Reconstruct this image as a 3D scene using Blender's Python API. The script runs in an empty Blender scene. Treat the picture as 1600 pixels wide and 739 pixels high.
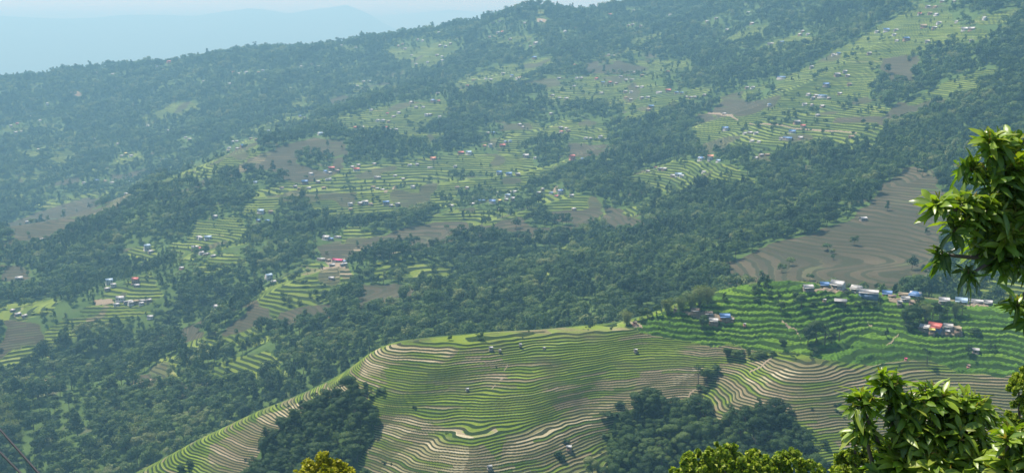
import bpy, math, random
import numpy as np
R = math.radians
random.seed(7)
RNG = np.random.default_rng(7)
S = bpy.context.scene
COL = S.collection

# ------------------------------------------------------------------ camera
FPX, CX, CY = 1715.0, 800.0, 369.5          # focal length and centre in photo pixels
PITCH = R(10.9)
CAMZ = 420.0
cam_d = bpy.data.cameras.new('camera')
cam = bpy.data.objects.new('camera', cam_d)
COL.objects.link(cam)
cam.location = (0, 0, CAMZ)
cam.rotation_euler = (math.pi / 2 - PITCH, 0, 0)
cam_d.sensor_width = 36
cam_d.lens = 36 * FPX / 1600
cam_d.clip_start = 0.1
cam_d.clip_end = 60000
S.camera = cam

# ------------------------------------------------------------------ sky, sun, exposure
SUN_EL, SUN_AZ = 60.0, -42.0                # azimuth from the view axis (+y), negative = left
world = bpy.data.worlds.new('World')
S.world = world
world.use_nodes = True
nt = world.node_tree
nt.nodes.clear()
sky = nt.nodes.new('ShaderNodeTexSky')
sky.sky_type = 'NISHITA'
sky.sun_disc = False
sky.sun_elevation = R(SUN_EL)
sky.sun_rotation = R(SUN_AZ)
sky.altitude = 1400
sky.dust_density = 1.5
bg = nt.nodes.new('ShaderNodeBackground')
bg.inputs['Strength'].default_value = 0.11
wo = nt.nodes.new('ShaderNodeOutputWorld')
nt.links.new(sky.outputs[0], bg.inputs[0])
nt.links.new(bg.outputs[0], wo.inputs[0])
sun_d = bpy.data.lights.new('sun', 'SUN')
sun_d.energy = 5.0
sun_d.angle = R(0.53)
sun_d.color = (1.0, 0.95, 0.87)
sun = bpy.data.objects.new('sun', sun_d)
COL.objects.link(sun)
sd = (math.sin(R(SUN_AZ)) * math.cos(R(SUN_EL)), math.cos(R(SUN_AZ)) * math.cos(R(SUN_EL)), math.sin(R(SUN_EL)))
from mathutils import Vector, Matrix
sun.rotation_euler = Vector(sd).to_track_quat('Z', 'Y').to_euler()
S.view_settings.view_transform = 'Standard'
S.view_settings.look = 'None'
S.view_settings.exposure = 0.55
S.view_settings.gamma = 1
S.render.engine = 'CYCLES'
S.cycles.use_denoising = True
S.cycles.max_bounces = 5
S.cycles.diffuse_bounces = 2
S.cycles.glossy_bounces = 2
S.cycles.transmission_bounces = 2
S.cycles.volume_bounces = 0
S.cycles.transparent_max_bounces = 4
S.cycles.sample_clamp_indirect = 4

# ------------------------------------------------------------------ helpers
def tag(o, label=None, cat=None, group=None, kind=None):
    if label: o['label'] = label
    if cat: o['category'] = cat
    if group: o['group'] = group
    if kind: o['kind'] = kind
    return o

def empty(name, loc, rz=0.0, scale=None):
    o = bpy.data.objects.new(name, None)
    COL.objects.link(o)
    o.location = loc
    o.rotation_euler = (0, 0, rz)
    o.empty_display_size = 0.2
    if scale is not None:
        o.scale = (scale,) * 3 if np.isscalar(scale) else scale
    return o

def mesh_np(name, V, F, mats=(), smooth=False, midx=None, attrs=None):
    """V (n,3); F (m,4) or (m,3) int array, or list of such arrays"""
    me = bpy.data.meshes.new(name)
    V = np.asarray(V, dtype=np.float32)
    Fs = F if isinstance(F, list) else [F]
    Fs = [np.asarray(f, dtype=np.int32) for f in Fs if len(f)]
    me.vertices.add(len(V))
    me.vertices.foreach_set('co', V.ravel())
    nl = sum(f.size for f in Fs)
    nf = sum(len(f) for f in Fs)
    me.loops.add(nl)
    me.loops.foreach_set('vertex_index', np.concatenate([f.ravel() for f in Fs]))
    me.polygons.add(nf)
    tot = np.concatenate([np.full(len(f), f.shape[1], dtype=np.int32) for f in Fs])
    st = np.concatenate([[0], np.cumsum(tot)[:-1]]).astype(np.int32)
    me.polygons.foreach_set('loop_start', st)
    me.polygons.foreach_set('loop_total', tot)
    if smooth:
        me.polygons.foreach_set('use_smooth', np.ones(nf, dtype=bool))
    for m in mats:
        me.materials.append(m)
    if midx is not None:
        me.polygons.foreach_set('material_index', np.asarray(midx, dtype=np.int32))
    me.update(calc_edges=True)
    if attrs:
        for k, a in attrs.items():
            a = np.asarray(a, dtype=np.float32)
            if a.ndim == 1:
                at = me.attributes.new(k, 'FLOAT', 'POINT')
                at.data.foreach_set('value', a)
            else:
                at = me.attributes.new(k, 'FLOAT_COLOR', 'POINT')
                if a.shape[1] == 3:
                    a = np.hstack([a, np.ones((len(a), 1), dtype=np.float32)])
                at.data.foreach_set('color', a.ravel())
    return me

def link(name, me, parent=None):
    o = bpy.data.objects.new(name, me)
    COL.objects.link(o)
    o.parent = parent
    return o

# ------------------------------------------------------------------ noise (numpy gradient noise)
def _hash(ix, iy, seed):
    h = (ix.astype(np.int64) * 374761393 + iy.astype(np.int64) * 668265263 + seed * 974711) & 0xFFFFFFFF
    h = ((h ^ (h >> 13)) * 1274126177) & 0xFFFFFFFF
    h = (h ^ (h >> 16)) & 0xFFFFFFFF
    return h

def perlin(x, y, seed=0):
    ix = np.floor(x); iy = np.floor(y)
    fx = x - ix; fy = y - iy
    ix = ix.astype(np.int64); iy = iy.astype(np.int64)
    def g(dx, dy):
        a = _hash(ix + dx, iy + dy, seed) * (2 * np.pi / 4294967296.0)
        return np.cos(a) * (fx - dx) + np.sin(a) * (fy - dy)
    u = fx * fx * fx * (fx * (fx * 6 - 15) + 10)
    v = fy * fy * fy * (fy * (fy * 6 - 15) + 10)
    a = g(0, 0); b = g(1, 0); c = g(0, 1); d = g(1, 1)
    return (a + (b - a) * u + (c - a) * v + (a - b - c + d) * u * v) * 1.5

def fbm(x, y, seed=0, o=4):
    r = 0; amp = 1.0; t = 0
    for i in range(o):
        r = r + amp * perlin(x * 2 ** i, y * 2 ** i, seed + i * 17)
        t += amp; amp *= 0.5
    return r / t

def sstep(a, b, x):
    t = np.clip((x - a) / (b - a), 0, 1)
    return t * t * (3 - 2 * t)

# ------------------------------------------------------------------ photo measurements -> ground
cp, sp = math.cos(PITCH), math.sin(PITCH)
def ray(px, py):
    px = np.asarray(px, float); py = np.asarray(py, float)
    a = (px - CX) / FPX; b = (CY - py) / FPX
    dx = a; dy = cp + b * sp; dz = -sp + b * cp
    h = np.hypot(dx, dy)
    return dx / h, dy / h, dz / h            # unit horizontal direction and slope
def pt(px, py, r):
    dx, dy, t = ray(px, py)
    return float(dx * r), float(dy * r), float(t * r)
def ptz(px, z, r):
    dx, dy, t = ray(px, 450)
    return float(dx * r), float(dy * r), float(z)

ctrl = []
def RS(r): return r if r < 885 else 885 + (r - 885) * 1.32
CRX, CRY = np.array([pt(px, py, r)[:2] for px, py, r in [(-250,980,720),(-50,860,705),(100,790,695),(205,741,690),(300,692,680),(400,647,670),(530,597,650),(570,555,642),(640,537,640),(720,530,645),(850,520,660),(990,508,680),(1100,465,700),(1190,441,725),(1260,439,740),(1400,458,762),(1500,468,768),(1600,477,772),(1850,470,790)]]).T
# far mountainside, measured down columns of the view
cols = {
 -250: [(880,900),(760,960),(620,1080),(520,1220),(430,1400),(375,1600),(395,1800),(365,2050),(310,2280),(240,2600),(150,3050),(180,3400)],
 0: [(760,930),(690,1000),(600,1090),(540,1190),(480,1280),(400,1450),(354,1640),(374,1850),(343,2050),(300,2250),(230,2550),(170,2850),(130,3050),(150,3300),(200,3600)],
 200: [(739,900),(650,990),(560,1110),(470,1230),(420,1330),(360,1480),(306,1700),(325,1850),(297,2080),(250,2280),(200,2500),(150,2750),(107,3000),(130,3300)],
 400: [(645,900),(600,950),(530,1040),(480,1110),(400,1270),(330,1430),(270,1600),(230,1780),(242,1930),(218,2100),(170,2380),(120,2620),(86,2850),(110,3200)],
 600: [(560,900),(500,990),(450,1080),(400,1200),(350,1350),(300,1490),(250,1640),(200,1850),(155,2080),(160,2230),(140,2360),(100,2580),(64,2780),(90,3150)],
 800: [(530,900),(480,980),(420,1090),(370,1220),(330,1370),(280,1540),(230,1700),(180,1880),(130,2100),(95,2300),(60,2480),(24,2680),(55,3000)],
 1000: [(515,880),(450,980),(380,1100),(340,1230),(300,1370),(250,1540),(200,1720),(150,1900),(110,2080),(70,2280),(34,2500),(9,2700),(28,3000)],
 1200: [(450,900),(400,1000),(340,1120),(290,1260),(240,1400),(190,1560),(140,1730),(90,1930),(40,2160),(-15,2450),(-40,2700),(-20,3000)],
 1400: [(450,890),(400,990),(340,1090),(290,1200),(240,1330),(180,1480),(120,1640),(60,1820),(0,2030),(-40,2250),(-70,2450),(-50,2750)],
 1600: [(465,900),(400,980),(340,1060),(280,1150),(220,1270),(150,1420),(80,1590),(0,1800),(-60,2050),(-90,2200),(-70,2500)],
 1850: [(470,900),(380,1000),(280,1150),(150,1400),(0,1780),(-80,2050),(-90,2200)],
}
for px, L in cols.items():
    for py, r in L:
        ctrl.append(pt(px, py, RS(r)))
ctrl.append(pt(832, 14, RS(2640))); ctrl.append(pt(770, 34, RS(2660))); ctrl.append(pt(880, 25, RS(2680)))
# hidden valley behind the spur
for px, z, r in [(-250,-430,830),(0,-402,825),(200,-385,810),(400,-342,800),(550,-315,795),(700,-292,790),(850,-272,785),(1000,-258,790),(1250,-224,825),(1500,-228,845),(1600,-232,850),(1850,-240,860)]:
    ctrl.append(ptz(px, z, r))
# terraced spur: crest, then its face
for px, py, r in [(-250,980,720),(-50,860,705),(100,790,695),(205,741,690),(300,692,680),(400,647,670),(480,618,660),(530,597,650),(570,555,642),(610,540,640),(640,537,640),(720,530,645),(780,523,650),(850,520,660),(920,514,668),(990,508,680),(1050,486,690),(1100,465,700),(1190,441,725),(1260,439,740),(1330,450,755),(1400,458,762),(1500,468,768),(1600,477,772),(1850,470,790),
                  (300,739,655),(530,739,581),(700,739,544),(850,739,549),(1000,739,562),(1200,739,558),(1400,739,586),(1600,739,608),(1850,739,640),
                  (1200,560,648),(1400,560,682),(1600,580,695),(1000,620,622),(700,630,592),(600,660,588),(850,620,605),(420,690,645),
                  (1120,568,656),(1040,622,630),(960,690,592),(1250,620,606),(900,560,640),(1800,600,700),(1200,490,695),(1350,510,715)]:
    ctrl.append(pt(px, py, r))
for px in (-250, 0, 200, 500, 800, 1100, 1400, 1600, 1850):
    ctrl.append(ptz(px, -305 - (0.03 * (800 - px) if px < 800 else 0), 430))
    ctrl.append(ptz(px, -300, 385))
ctrl = np.array(ctrl)

class TPS:
    def __init__(s, P, z, lam=2e-4):
        s.P = P / 1000.0
        n = len(P)
        d = np.hypot(s.P[:, None, 0] - s.P[None, :, 0], s.P[:, None, 1] - s.P[None, :, 1])
        K = s.k(d) + lam * np.eye(n)
        Q = np.hstack([np.ones((n, 1)), s.P])
        A = np.zeros((n + 3, n + 3)); A[:n, :n] = K; A[:n, n:] = Q; A[n:, :n] = Q.T
        w = np.linalg.solve(A, np.concatenate([z, np.zeros(3)]))
        s.w = w[:n]; s.a = w[n:]
    @staticmethod
    def k(d):
        d2 = d * d + 1e-12
        return 0.5 * d2 * np.log(d2)
    def __call__(s, x, y):
        x = np.ravel(x) / 1000.0; y = np.ravel(y) / 1000.0
        out = np.empty(len(x))
        for i in range(0, len(x), 40000):
            X = x[i:i + 40000].astype(np.float32); Y = y[i:i + 40000].astype(np.float32)
            d2 = (X[:, None] - s.P[None, :, 0].astype(np.float32)) ** 2 + (Y[:, None] - s.P[None, :, 1].astype(np.float32)) ** 2 + 1e-9
            out[i:i + 40000] = (0.5 * d2 * np.log(d2)) @ s.w + s.a[0] + s.a[1] * X + s.a[2] * Y
        return out
tps = TPS(ctrl[:, :2], ctrl[:, 2])

# regular lookup of the smooth surface (bicubic-ish through fine bilinear)
GX0, GX1, GY0, GY1, GS = -2800.0, 2800.0, 250.0, 4900.0, 8.0
gx = np.arange(GX0, GX1 + GS, GS); gy = np.arange(GY0, GY1 + GS, GS)
GXX, GYY = np.meshgrid(gx, gy)
GRID = tps(GXX, GYY).reshape(GXX.shape)
def cub(t):
    t2 = t * t; t3 = t2 * t
    return (-0.5 * t3 + t2 - 0.5 * t, 1.5 * t3 - 2.5 * t2 + 1, -1.5 * t3 + 2 * t2 + 0.5 * t, 0.5 * t3 - 0.5 * t2)
def smooth_h(x, y):
    u = np.clip((x - GX0) / GS, 1.001, len(gx) - 3.001); v = np.clip((y - GY0) / GS, 1.001, len(gy) - 3.001)
    iu = u.astype(int); iv = v.astype(int)
    wu = cub(u - iu); wv = cub(v - iv)
    r = 0
    for j in range(4):
        row = 0
        for i in range(4):
            row = row + wu[i] * GRID[iv + j - 1, iu + i - 1]
        r = r + wv[j] * row
    return r

def ground_line(L):
    out = []
    for px, py in L:
        dx, dy, t = ray(px, py)
        rs = np.arange(500.0, 860.0, 1.0)
        k = (smooth_h(dx * rs, dy * rs) >= t * rs).argmax()
        out.append((dx * rs[k], dy * rs[k]))
    return np.array(out, float)
# ribs (+) and gullies (-) down the face of the spur: line, height, half width
FOLDS = [(ground_line(l), a, w) for l, a, w in [
 ([(1110,566),(1090,576),(1040,605),(960,640),(880,680),(800,720),(740,755)], 3.6, 10),
 ([(905,535),(870,565),(820,615),(770,660),(700,705),(620,745)], 2.4, 9),
 ([(980,520),(930,560),(890,600),(850,640),(790,690),(690,755)], 2.6, 8),
 ([(730,545),(690,580),(640,610),(560,660)], 2.4, 9),
 ([(520,606),(470,640),(410,680),(340,735)], 2.6, 9), ([(440,650),(380,680),(300,725)], -1.8, 8),
 ([(1275,575),(1220,595),(1160,625),(1100,670)], 2.6, 12),
 ([(1135,556),(1100,590),(1060,615),(1000,650),(950,695)], -4.0, 11),
 ([(1000,545),(950,580),(905,625),(860,665),(790,715)], -2.0, 7),
 ([(830,543),(790,580),(735,625),(680,665),(600,715)], -3.0, 9),
 ([(640,560),(600,610),(560,640)], -2.0, 9), ([(1350,600),(1300,650),(1230,720)], -1.6, 14)]]
def line_dist(x, y, P):
    d = np.full(x.shape, 1e9)
    for i in range(len(P) - 1):
        ax, ay = P[i]; bx, by = P[i + 1]
        t = np.clip(((x - ax) * (bx - ax) + (y - ay) * (by - ay)) / ((bx - ax) ** 2 + (by - ay) ** 2 + 1e-9), 0, 1)
        d = np.minimum(d, np.hypot(x - ax - t * (bx - ax), y - ay - t * (by - ay)))
    return d

def base_h(x, y):
    """ground without terrace steps, relative to the camera's height"""
    r = np.hypot(x, y)
    z = smooth_h(x, y)
    # far slopes: spurs and gullies running down towards the lower left
    ca, sa = math.cos(R(35)), math.sin(R(35))
    u = x * ca + y * sa; v = -x * sa + y * ca
    far = sstep(850, 1150, r)
    g = 1 - np.abs(perlin(u / 620 + 3.1, v / 210 + 7.7, 11)) * 2.2
    z = z + far * (14.0 * (g - 0.35) + 8.0 * fbm(x / 170, y / 170, 5, 3))
    z = z + sstep(1200, 2200, r) * 7 * fbm(u / 400, v / 150, 23, 3)
    # spur: ribs and folds down its face
    ca, sa = math.cos(R(22)), math.sin(R(22))
    u = x * ca + y * sa; v = -x * sa + y * ca
    near = 1 - sstep(740, 850, r)
    near = near * (1.2 - 0.85 * sstep(90, 190, x)) * (0.12 + 0.88 * sstep(8, 60, np.interp(x, CRX, CRY) - y))
    z = z + near * (2.0 * perlin(u / 190 + 0.3, v / 42 + 0.7, 3) + 1.6 * perlin(u / 75, v / 21, 4) + 0.9 * fbm(x / 26, y / 26, 9, 2) + 0.42 * perlin(x / 11, y / 13, 10))
    nm = r < 850
    if np.any(nm):
        X = x[nm] + 5 * perlin(x[nm] / 35, y[nm] / 35, 21); Y = y[nm] + 5 * perlin(x[nm] / 35 + 8, y[nm] / 35, 22)
        add = np.zeros(X.shape)
        for P, a, w in FOLDS: add += (a * 0.68 if a > 0 else a * 0.36) * np.exp(-(line_dist(X, Y, P) / w) ** 2)
        z[nm] += add
    return z

def cast(px, py, r0=500.0, r1=4300.0, step=2.0):
    """where the sight line through a photo pixel meets the ground"""
    px = np.atleast_1d(np.asarray(px, float)); py = np.atleast_1d(np.asarray(py, float))
    dx, dy, t = ray(px, py)
    rs = np.arange(r0, r1, step)
    hit = np.full(len(px), np.nan)
    for i in range(0, len(px), 200):
        sl = slice(i, i + 200)
        X = dx[sl, None] * rs; Y = dy[sl, None] * rs
        below = base_h(X.ravel(), Y.ravel()).reshape(X.shape) >= t[sl, None] * rs
        k = below.argmax(1)
        ok = below.any(1)
        hit[sl] = np.where(ok, rs[k], np.nan)
    return dx * hit, dy * hit, hit

# ------------------------------------------------------------------ material helpers
class NB:
    def __init__(s, name):
        s.m = bpy.data.materials.new(name)
        s.m.use_nodes = True
        s.t = s.m.node_tree
        s.t.nodes.clear()
        s.out = s.t.nodes.new('ShaderNodeOutputMaterial')
    def n(s, typ, **kw):
        nd = s.t.nodes.new(typ)
        for k, v in kw.items():
            setattr(nd, k, v)
        return nd
    def put(s, sock, v):
        if v is None: return
        if isinstance(v, bpy.types.NodeSocket):
            s.t.links.new(v, sock)
        else:
            if hasattr(sock.default_value, '__len__') and not hasattr(v, '__len__'):
                v = [v] * len(sock.default_value)
            if hasattr(v, '__len__') and len(v) == 3 and len(sock.default_value) == 4:
                v = tuple(v) + (1,)
            sock.default_value = v
    def attr(s, name, typ='GEOMETRY'):
        return s.n('ShaderNodeAttribute', attribute_name=name, attribute_type=typ)
    def math(s, op, a, b=None, c=None, clamp=False):
        nd = s.n('ShaderNodeMath', operation=op, use_clamp=clamp)
        s.put(nd.inputs[0], a); s.put(nd.inputs[1], b)
        if c is not None: s.put(nd.inputs[2], c)
        return nd.outputs[0]
    def mix(s, f, a, b, mode='MIX'):
        nd = s.n('ShaderNodeMix', data_type='RGBA', blend_type=mode)
        s.put(nd.inputs[0], f); s.put(nd.inputs[6], a); s.put(nd.inputs[7], b)
        return nd.outputs[2]
    def ramp(s, x, a, b, lo=0.0, hi=1.0, typ='SMOOTHSTEP'):
        nd = s.n('ShaderNodeMapRange', interpolation_type=typ)
        s.put(nd.inputs[0], x); nd.inputs[1].default_value = a; nd.inputs[2].default_value = b
        nd.inputs[3].default_value = lo; nd.inputs[4].default_value = hi
        return nd.outputs[0]
    def noise(s, vec, scale, detail=3, rough=0.55, dist=0.0, col=False):
        nd = s.n('ShaderNodeTexNoise')
        if vec is not None: s.put(nd.inputs['Vector'], vec)
        nd.inputs['Scale'].default_value = scale; nd.inputs['Detail'].default_value = detail
        nd.inputs['Roughness'].default_value = rough; nd.inputs['Distortion'].default_value = dist
        return nd.outputs['Color' if col else 'Fac']
    def xyz(s, x, y, z):
        nd = s.n('ShaderNodeCombineXYZ')
        s.put(nd.inputs[0], x); s.put(nd.inputs[1], y); s.put(nd.inputs[2], z)
        return nd.outputs[0]
    def cr(s, x, stops, interp='LINEAR'):
        nd = s.n('ShaderNodeValToRGB')
        nd.color_ramp.interpolation = interp
        e = nd.color_ramp.elements
        while len(e) < len(stops): e.new(0.5)
        for k, (p, c) in enumerate(stops):
            e[k].position = p; e[k].color = tuple(c) + (1,) if len(c) == 3 else c
        s.put(nd.inputs[0], x)
        return nd.outputs[0]
    def bsdf(s, col, rough=0.8, spec=0.3, **kw):
        nd = s.n('ShaderNodeBsdfPrincipled')
        s.put(nd.inputs['Base Color'], col); s.put(nd.inputs['Roughness'], rough)
        s.put(nd.inputs['Specular IOR Level'], spec)
        for k, v in kw.items():
            s.put(nd.inputs[k], v)
        s.t.links.new(nd.outputs[0], s.out.inputs[0])
        return nd
    def surf(s, sock):
        s.t.links.new(sock, s.out.inputs[0])

# ---- the ground: forest floor, terraced fields (green, fallow, dry stubble, lush crops)
def ground_material():
    b = NB('ground')
    hb = b.attr('hb').outputs['Fac']
    cov = b.attr('cov')
    sep = b.n('ShaderNodeSeparateColor'); b.put(sep.inputs[0], cov.outputs['Color'])
    G, B, T = sep.outputs[0], sep.outputs[1], sep.outputs[2]
    L = b.attr('lush').outputs['Fac']
    geo = b.n('ShaderNodeNewGeometry')
    sx = b.n('ShaderNodeSeparateXYZ'); b.put(sx.inputs[0], geo.outputs['Position'])
    X, Y = sx.outputs[0], sx.outputs[1]
    pos = geo.outputs['Position']
    n1 = b.noise(pos, 0.012, 3)
    n2 = b.noise(pos, 0.10, 4, 0.6)
    n3 = b.noise(pos, 0.9, 4, 0.65)
    wob = b.math('MULTIPLY_ADD', n2, 0.16, -0.08)
    hbw = b.math('ADD', hb, wob)
    fl = b.math('FLOOR', hbw)
    fr = b.math('FRACT', hbw)
    # plots along each terrace
    w0 = b.n('ShaderNodeTexWhiteNoise', noise_dimensions='1D'); b.put(w0.inputs[1], fl)
    along = b.math('ADD', b.math('MULTIPLY', b.math('ADD', X, b.math('MULTIPLY', Y, 0.35)), 0.025), b.math('MULTIPLY', w0.outputs[0], 7))
    w1 = b.n('ShaderNodeTexWhiteNoise', noise_dimensions='2D'); b.put(w1.inputs[0], b.xyz(fl, b.math('FLOOR', along), 0))
    rnd = w1.outputs[0]
    rc = b.n('ShaderNodeSeparateColor'); b.put(rc.inputs[0], w1.outputs[1])
    rnd2 = rc.outputs[1]
    sel = b.math('ADD', b.math('MULTIPLY', rnd, 0.6), b.math('MULTIPLY', b.ramp(n1, 0.3, 0.7), 0.4))
    T = b.math('MULTIPLY', b.ramp(b.math('ADD', T, b.math('MULTIPLY_ADD', rnd2, 1.1, -0.55)), 0.35, 0.75), b.ramp(T, 0.0, 0.15))
    green = b.cr(sel, [(0.0, (0.045, 0.090, 0.012)), (0.35, (0.092, 0.145, 0.013)), (0.65, (0.155, 0.210, 0.020)), (0.86, (0.19, 0.265, 0.04)), (1.0, (0.27, 0.27, 0.09))])
    stones = b.ramp(b.noise(pos, 0.30, 2, 0.8), 0.66, 0.74)
    brown = b.cr(sel, [(0.0, (0.052, 0.050, 0.026)), (0.5, (0.072, 0.064, 0.035)), (0.8, (0.100, 0.084, 0.048)), (1.0, (0.075, 0.11, 0.03))])
    tan = b.cr(sel, [(0.0, (0.085, 0.11, 0.028)), (0.35, (0.14, 0.135, 0.055)), (0.7, (0.21, 0.17, 0.095)), (1.0, (0.36, 0.30, 0.19))])
    tan = b.mix(b.ramp(cov.outputs['Alpha'], 0.0, 1.0), tan, b.cr(sel, [(0.0, (0.16, 0.17, 0.06)), (0.4, (0.27, 0.23, 0.12)), (1.0, (0.50, 0.44, 0.29))]))
    lush = b.cr(sel, [(0.0, (0.042, 0.102, 0.009)), (0.5, (0.084, 0.178, 0.013)), (1.0, (0.17, 0.27, 0.023))])
    brown = b.mix(b.math('MULTIPLY', stones, 0.75), brown, (0.055, 0.085, 0.022))
    col = b.mix(B, green, brown)
    col = b.mix(T, col, tan)
    col = b.mix(L, col, lush)
    speck = b.ramp(n3, 0.25, 0.75, 0.72, 1.28, 'LINEAR')
    col = b.mix(1.0, col, b.xyz(speck, speck, speck), 'MULTIPLY')
    # grassy bank of each terrace, and the pale trodden bund on its edge
    bank = b.mix(n3, (0.012, 0.030, 0.005), (0.032, 0.056, 0.010))  # grass colour darkened further, putting the bank's shade into the albedo
    bank = b.mix(b.math('MULTIPLY', T, 0.7), bank, b.mix(n3, (0.020, 0.030, 0.010), (0.065, 0.055, 0.030)))
    bank = b.mix(b.math('MULTIPLY', B, 0.75), bank, b.mix(n2, (0.056, 0.047, 0.032), (0.054, 0.060, 0.026)))
    bank = b.mix(L, bank, b.mix(n3, (0.017, 0.043, 0.006), (0.043, 0.092, 0.010)))
    fr2 = b.math('ADD', fr, b.math('MULTIPLY_ADD', b.noise(pos, 0.035, 2), 0.45, -0.24))
    isbank = b.math('MULTIPLY', b.ramp(fr2, 0.55, 0.62), b.ramp(fr, 1.0, 0.97))
    bund = b.math('MULTIPLY', b.ramp(fr, 0.14, 0.02), b.math('MULTIPLY', b.ramp(rnd2, 0.35, 0.75), 0.65))
    bund = b.math('MULTIPLY', bund, b.math('SUBTRACT', 1.0, b.math('MAXIMUM', L, b.math('MULTIPLY', B, 0.85))))
    col = b.mix(bund, col, b.mix(T, (0.26, 0.28, 0.10), (0.50, 0.43, 0.28)))
    col = b.mix(isbank, col, bank)
    field = b.attr('field').outputs['Fac']
    floor = b.mix(b.noise(pos, 0.05, 4), (0.030, 0.070, 0.014), (0.105, 0.165, 0.036))
    floor = b.mix(b.ramp(b.noise(pos, 0.02, 3), 0.60, 0.72), floor, (0.10, 0.10, 0.06))
    edge = b.math('ADD', field, b.math('MULTIPLY_ADD', n2, 0.4, -0.2))
    col = b.mix(b.ramp(edge, 0.42, 0.58), floor, col)
    # bare earth (paths, landslips, yards)
    e = b.attr('earth').outputs['Fac']
    col = b.mix(b.ramp(b.math('ADD', e, b.math('MULTIPLY_ADD', n3, 0.3, -0.15)), 0.4, 0.6), col, b.mix(n3, (0.20, 0.155, 0.10), (0.36, 0.29, 0.20)))
    bmp = b.n('ShaderNodeBump'); bmp.inputs['Strength'].default_value = 0.7; bmp.inputs['Distance'].default_value = 0.5
    b.put(bmp.inputs['Height'], n3)
    b.bsdf(col, 0.9, 0.12, Normal=bmp.outputs[0])
    return b.m
M_GROUND = ground_material()

# ------------------------------------------------------------------ land cover, drawn as outlines on the ground
BROWN = [
 [(0,354),(60,332),(130,309),(200,306),(205,314),(150,345),(90,372),(40,385),(0,395)],
 [(250,316),(300,294),(360,264),(420,234),(490,215),(540,222),(540,260),(520,275),(470,285),(430,282),(400,262),(360,275),(300,300)],
 [(600,372),(640,352),(690,347),(760,352),(830,336),(935,328),(930,350),(900,365),(840,372),(780,368),(700,378),(640,395),(590,392)],
 [(500,385),(545,380),(600,372),(610,395),(560,405),(500,402)],
 [(560,440),(650,450),(660,480),(560,475)],
 [(350,485),(400,475),(430,500),(360,520),(230,545),(290,515)],
 [(440,482),(520,478),(530,495),(430,512)],
 [(1125,408),(1170,400),(1230,375),(1330,345),(1370,300),(1400,264),(1440,262),(1475,290),(1500,350),(1480,390),(1440,450),(1300,452),(1130,445)],
 [(1378,88),(1420,84),(1440,95),(1425,128),(1385,120)],
 [(1110,175),(1130,160),(1190,155),(1200,162),(1170,178),(1120,182)],
 [(1080,190),(1083,182),(1110,178),(1130,184),(1100,192)],
 [(885,225),(950,225),(965,238),(920,246),(888,246)],
 [(510,160),(530,150),(560,150),(545,165),(512,167)],
 [(900,105),(940,96),(985,100),(1010,108),(980,115),(920,115)],
 [(0,500),(60,505),(70,530),(0,562)], [(0,415),(45,412),(50,435),(0,440)],
 [(215,594),(245,584),(300,598),(290,606),(220,606)],
 [(75,296),(80,288),(125,275),(125,285)], [(170,270),(230,262),(220,276),(175,281)],
 [(940,325),(975,325),(1000,345),(995,368),(945,365)],
 [(1260,258),(1290,258),(1290,272),(1262,272)], [(1400,160),(1440,165),(1430,185),(1390,180)],
 [(1300,185),(1390,180),(1400,192),(1300,194)],
]
GREEN = [
 [(395,300),(480,270),(560,258),(640,250),(740,235),(740,290),(700,310),(640,340),(560,350),(520,330),(500,300),(440,320),(400,340)],
 [(740,240),(800,232),(830,245),(850,275),(810,300),(740,300)],
 [(630,350),(700,328),(760,325),(820,330),(880,305),(935,308),(938,330),(830,337),(760,352),(690,348)],
 [(530,190),(600,165),(690,155),(700,170),(650,215),(560,208),(530,205)],
 [(680,140),(760,110),(860,88),(862,110),(780,137),(720,152)],
 [(850,132),(940,115),(1000,120),(1080,150),(1070,165),(990,175),(930,162),(860,165)],
 [(985,285),(1000,265),(1060,248),(1130,255),(1195,285),(1180,296),(1040,298),(990,297)],
 [(1075,205),(1090,180),(1200,150),(1230,120),(1290,88),(1350,55),(1430,8),(1480,8),(1500,40),(1545,52),(1490,72),(1400,88),(1372,110),(1360,150),(1390,170),(1375,232),(1280,237),(1220,237),(1100,237)],
 [(835,210),(870,188),(955,205),(962,220),(880,224)], [(780,200),(830,185),(860,200),(800,225)],
 [(305,345),(380,333),(388,385),(330,402),(295,392)], [(185,445),(235,428),(262,460),(150,490),(120,485)],
 [(405,455),(480,410),(545,412),(545,470),(470,482),(440,483),(400,478)],
 [(0,480),(80,465),(85,482),(30,500),(0,505)], [(0,562),(120,492),(190,470),(245,480),(150,510),(60,560),(0,592)],
 [(560,425),(600,402),(700,412),(745,440),(660,452)], [(390,555),(440,555),(445,600),(400,600)],
 [(245,560),(290,552),(285,590),(240,586)], [(175,245),(215,238),(222,256),(175,262)],
 [(240,292),(300,260),(380,222),(420,214),(400,236),(330,264),(262,300)],
 [(600,80),(700,62),(720,80),(640,100)], [(640,95),(700,88),(690,108),(640,110)],
 [(210,385),(250,380),(240,405),(215,410)], [(265,380),(300,375),(300,412),(268,415)],
 [(280,300),(330,300),(320,310),(280,310)], [(540,355),(600,365),(600,372),(540,384)],
 [(470,290),(520,285),(640,320),(560,345),(480,330)], [(1000,100),(1060,95),(1080,112),(1010,125)],
 [(540,145),(620,128),(640,140),(560,152)], [(750,225),(850,195),(860,215),(800,238)],
 [(130,262),(160,255),(170,262),(130,268)], [(80,240),(120,230),(110,255),(80,262)],
 [(1180,235),(1215,235),(1210,262),(1170,262)], [(1400,88),(1440,90),(1430,120),(1400,118)],
]
PALE = [[(465,420),(545,415),(540,432),(500,434),(470,430)], [(545,388),(600,378),(640,392),(600,398)],
        [(0,600),(70,594),(98,580),(92,600),(0,607)], [(180,312),(200,303),(206,314),(150,342),(120,350)],
        [(330,345),(370,262),(420,234),(426,240),(372,272)], [(130,500),(170,470),(175,478),(140,505)]]
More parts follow.
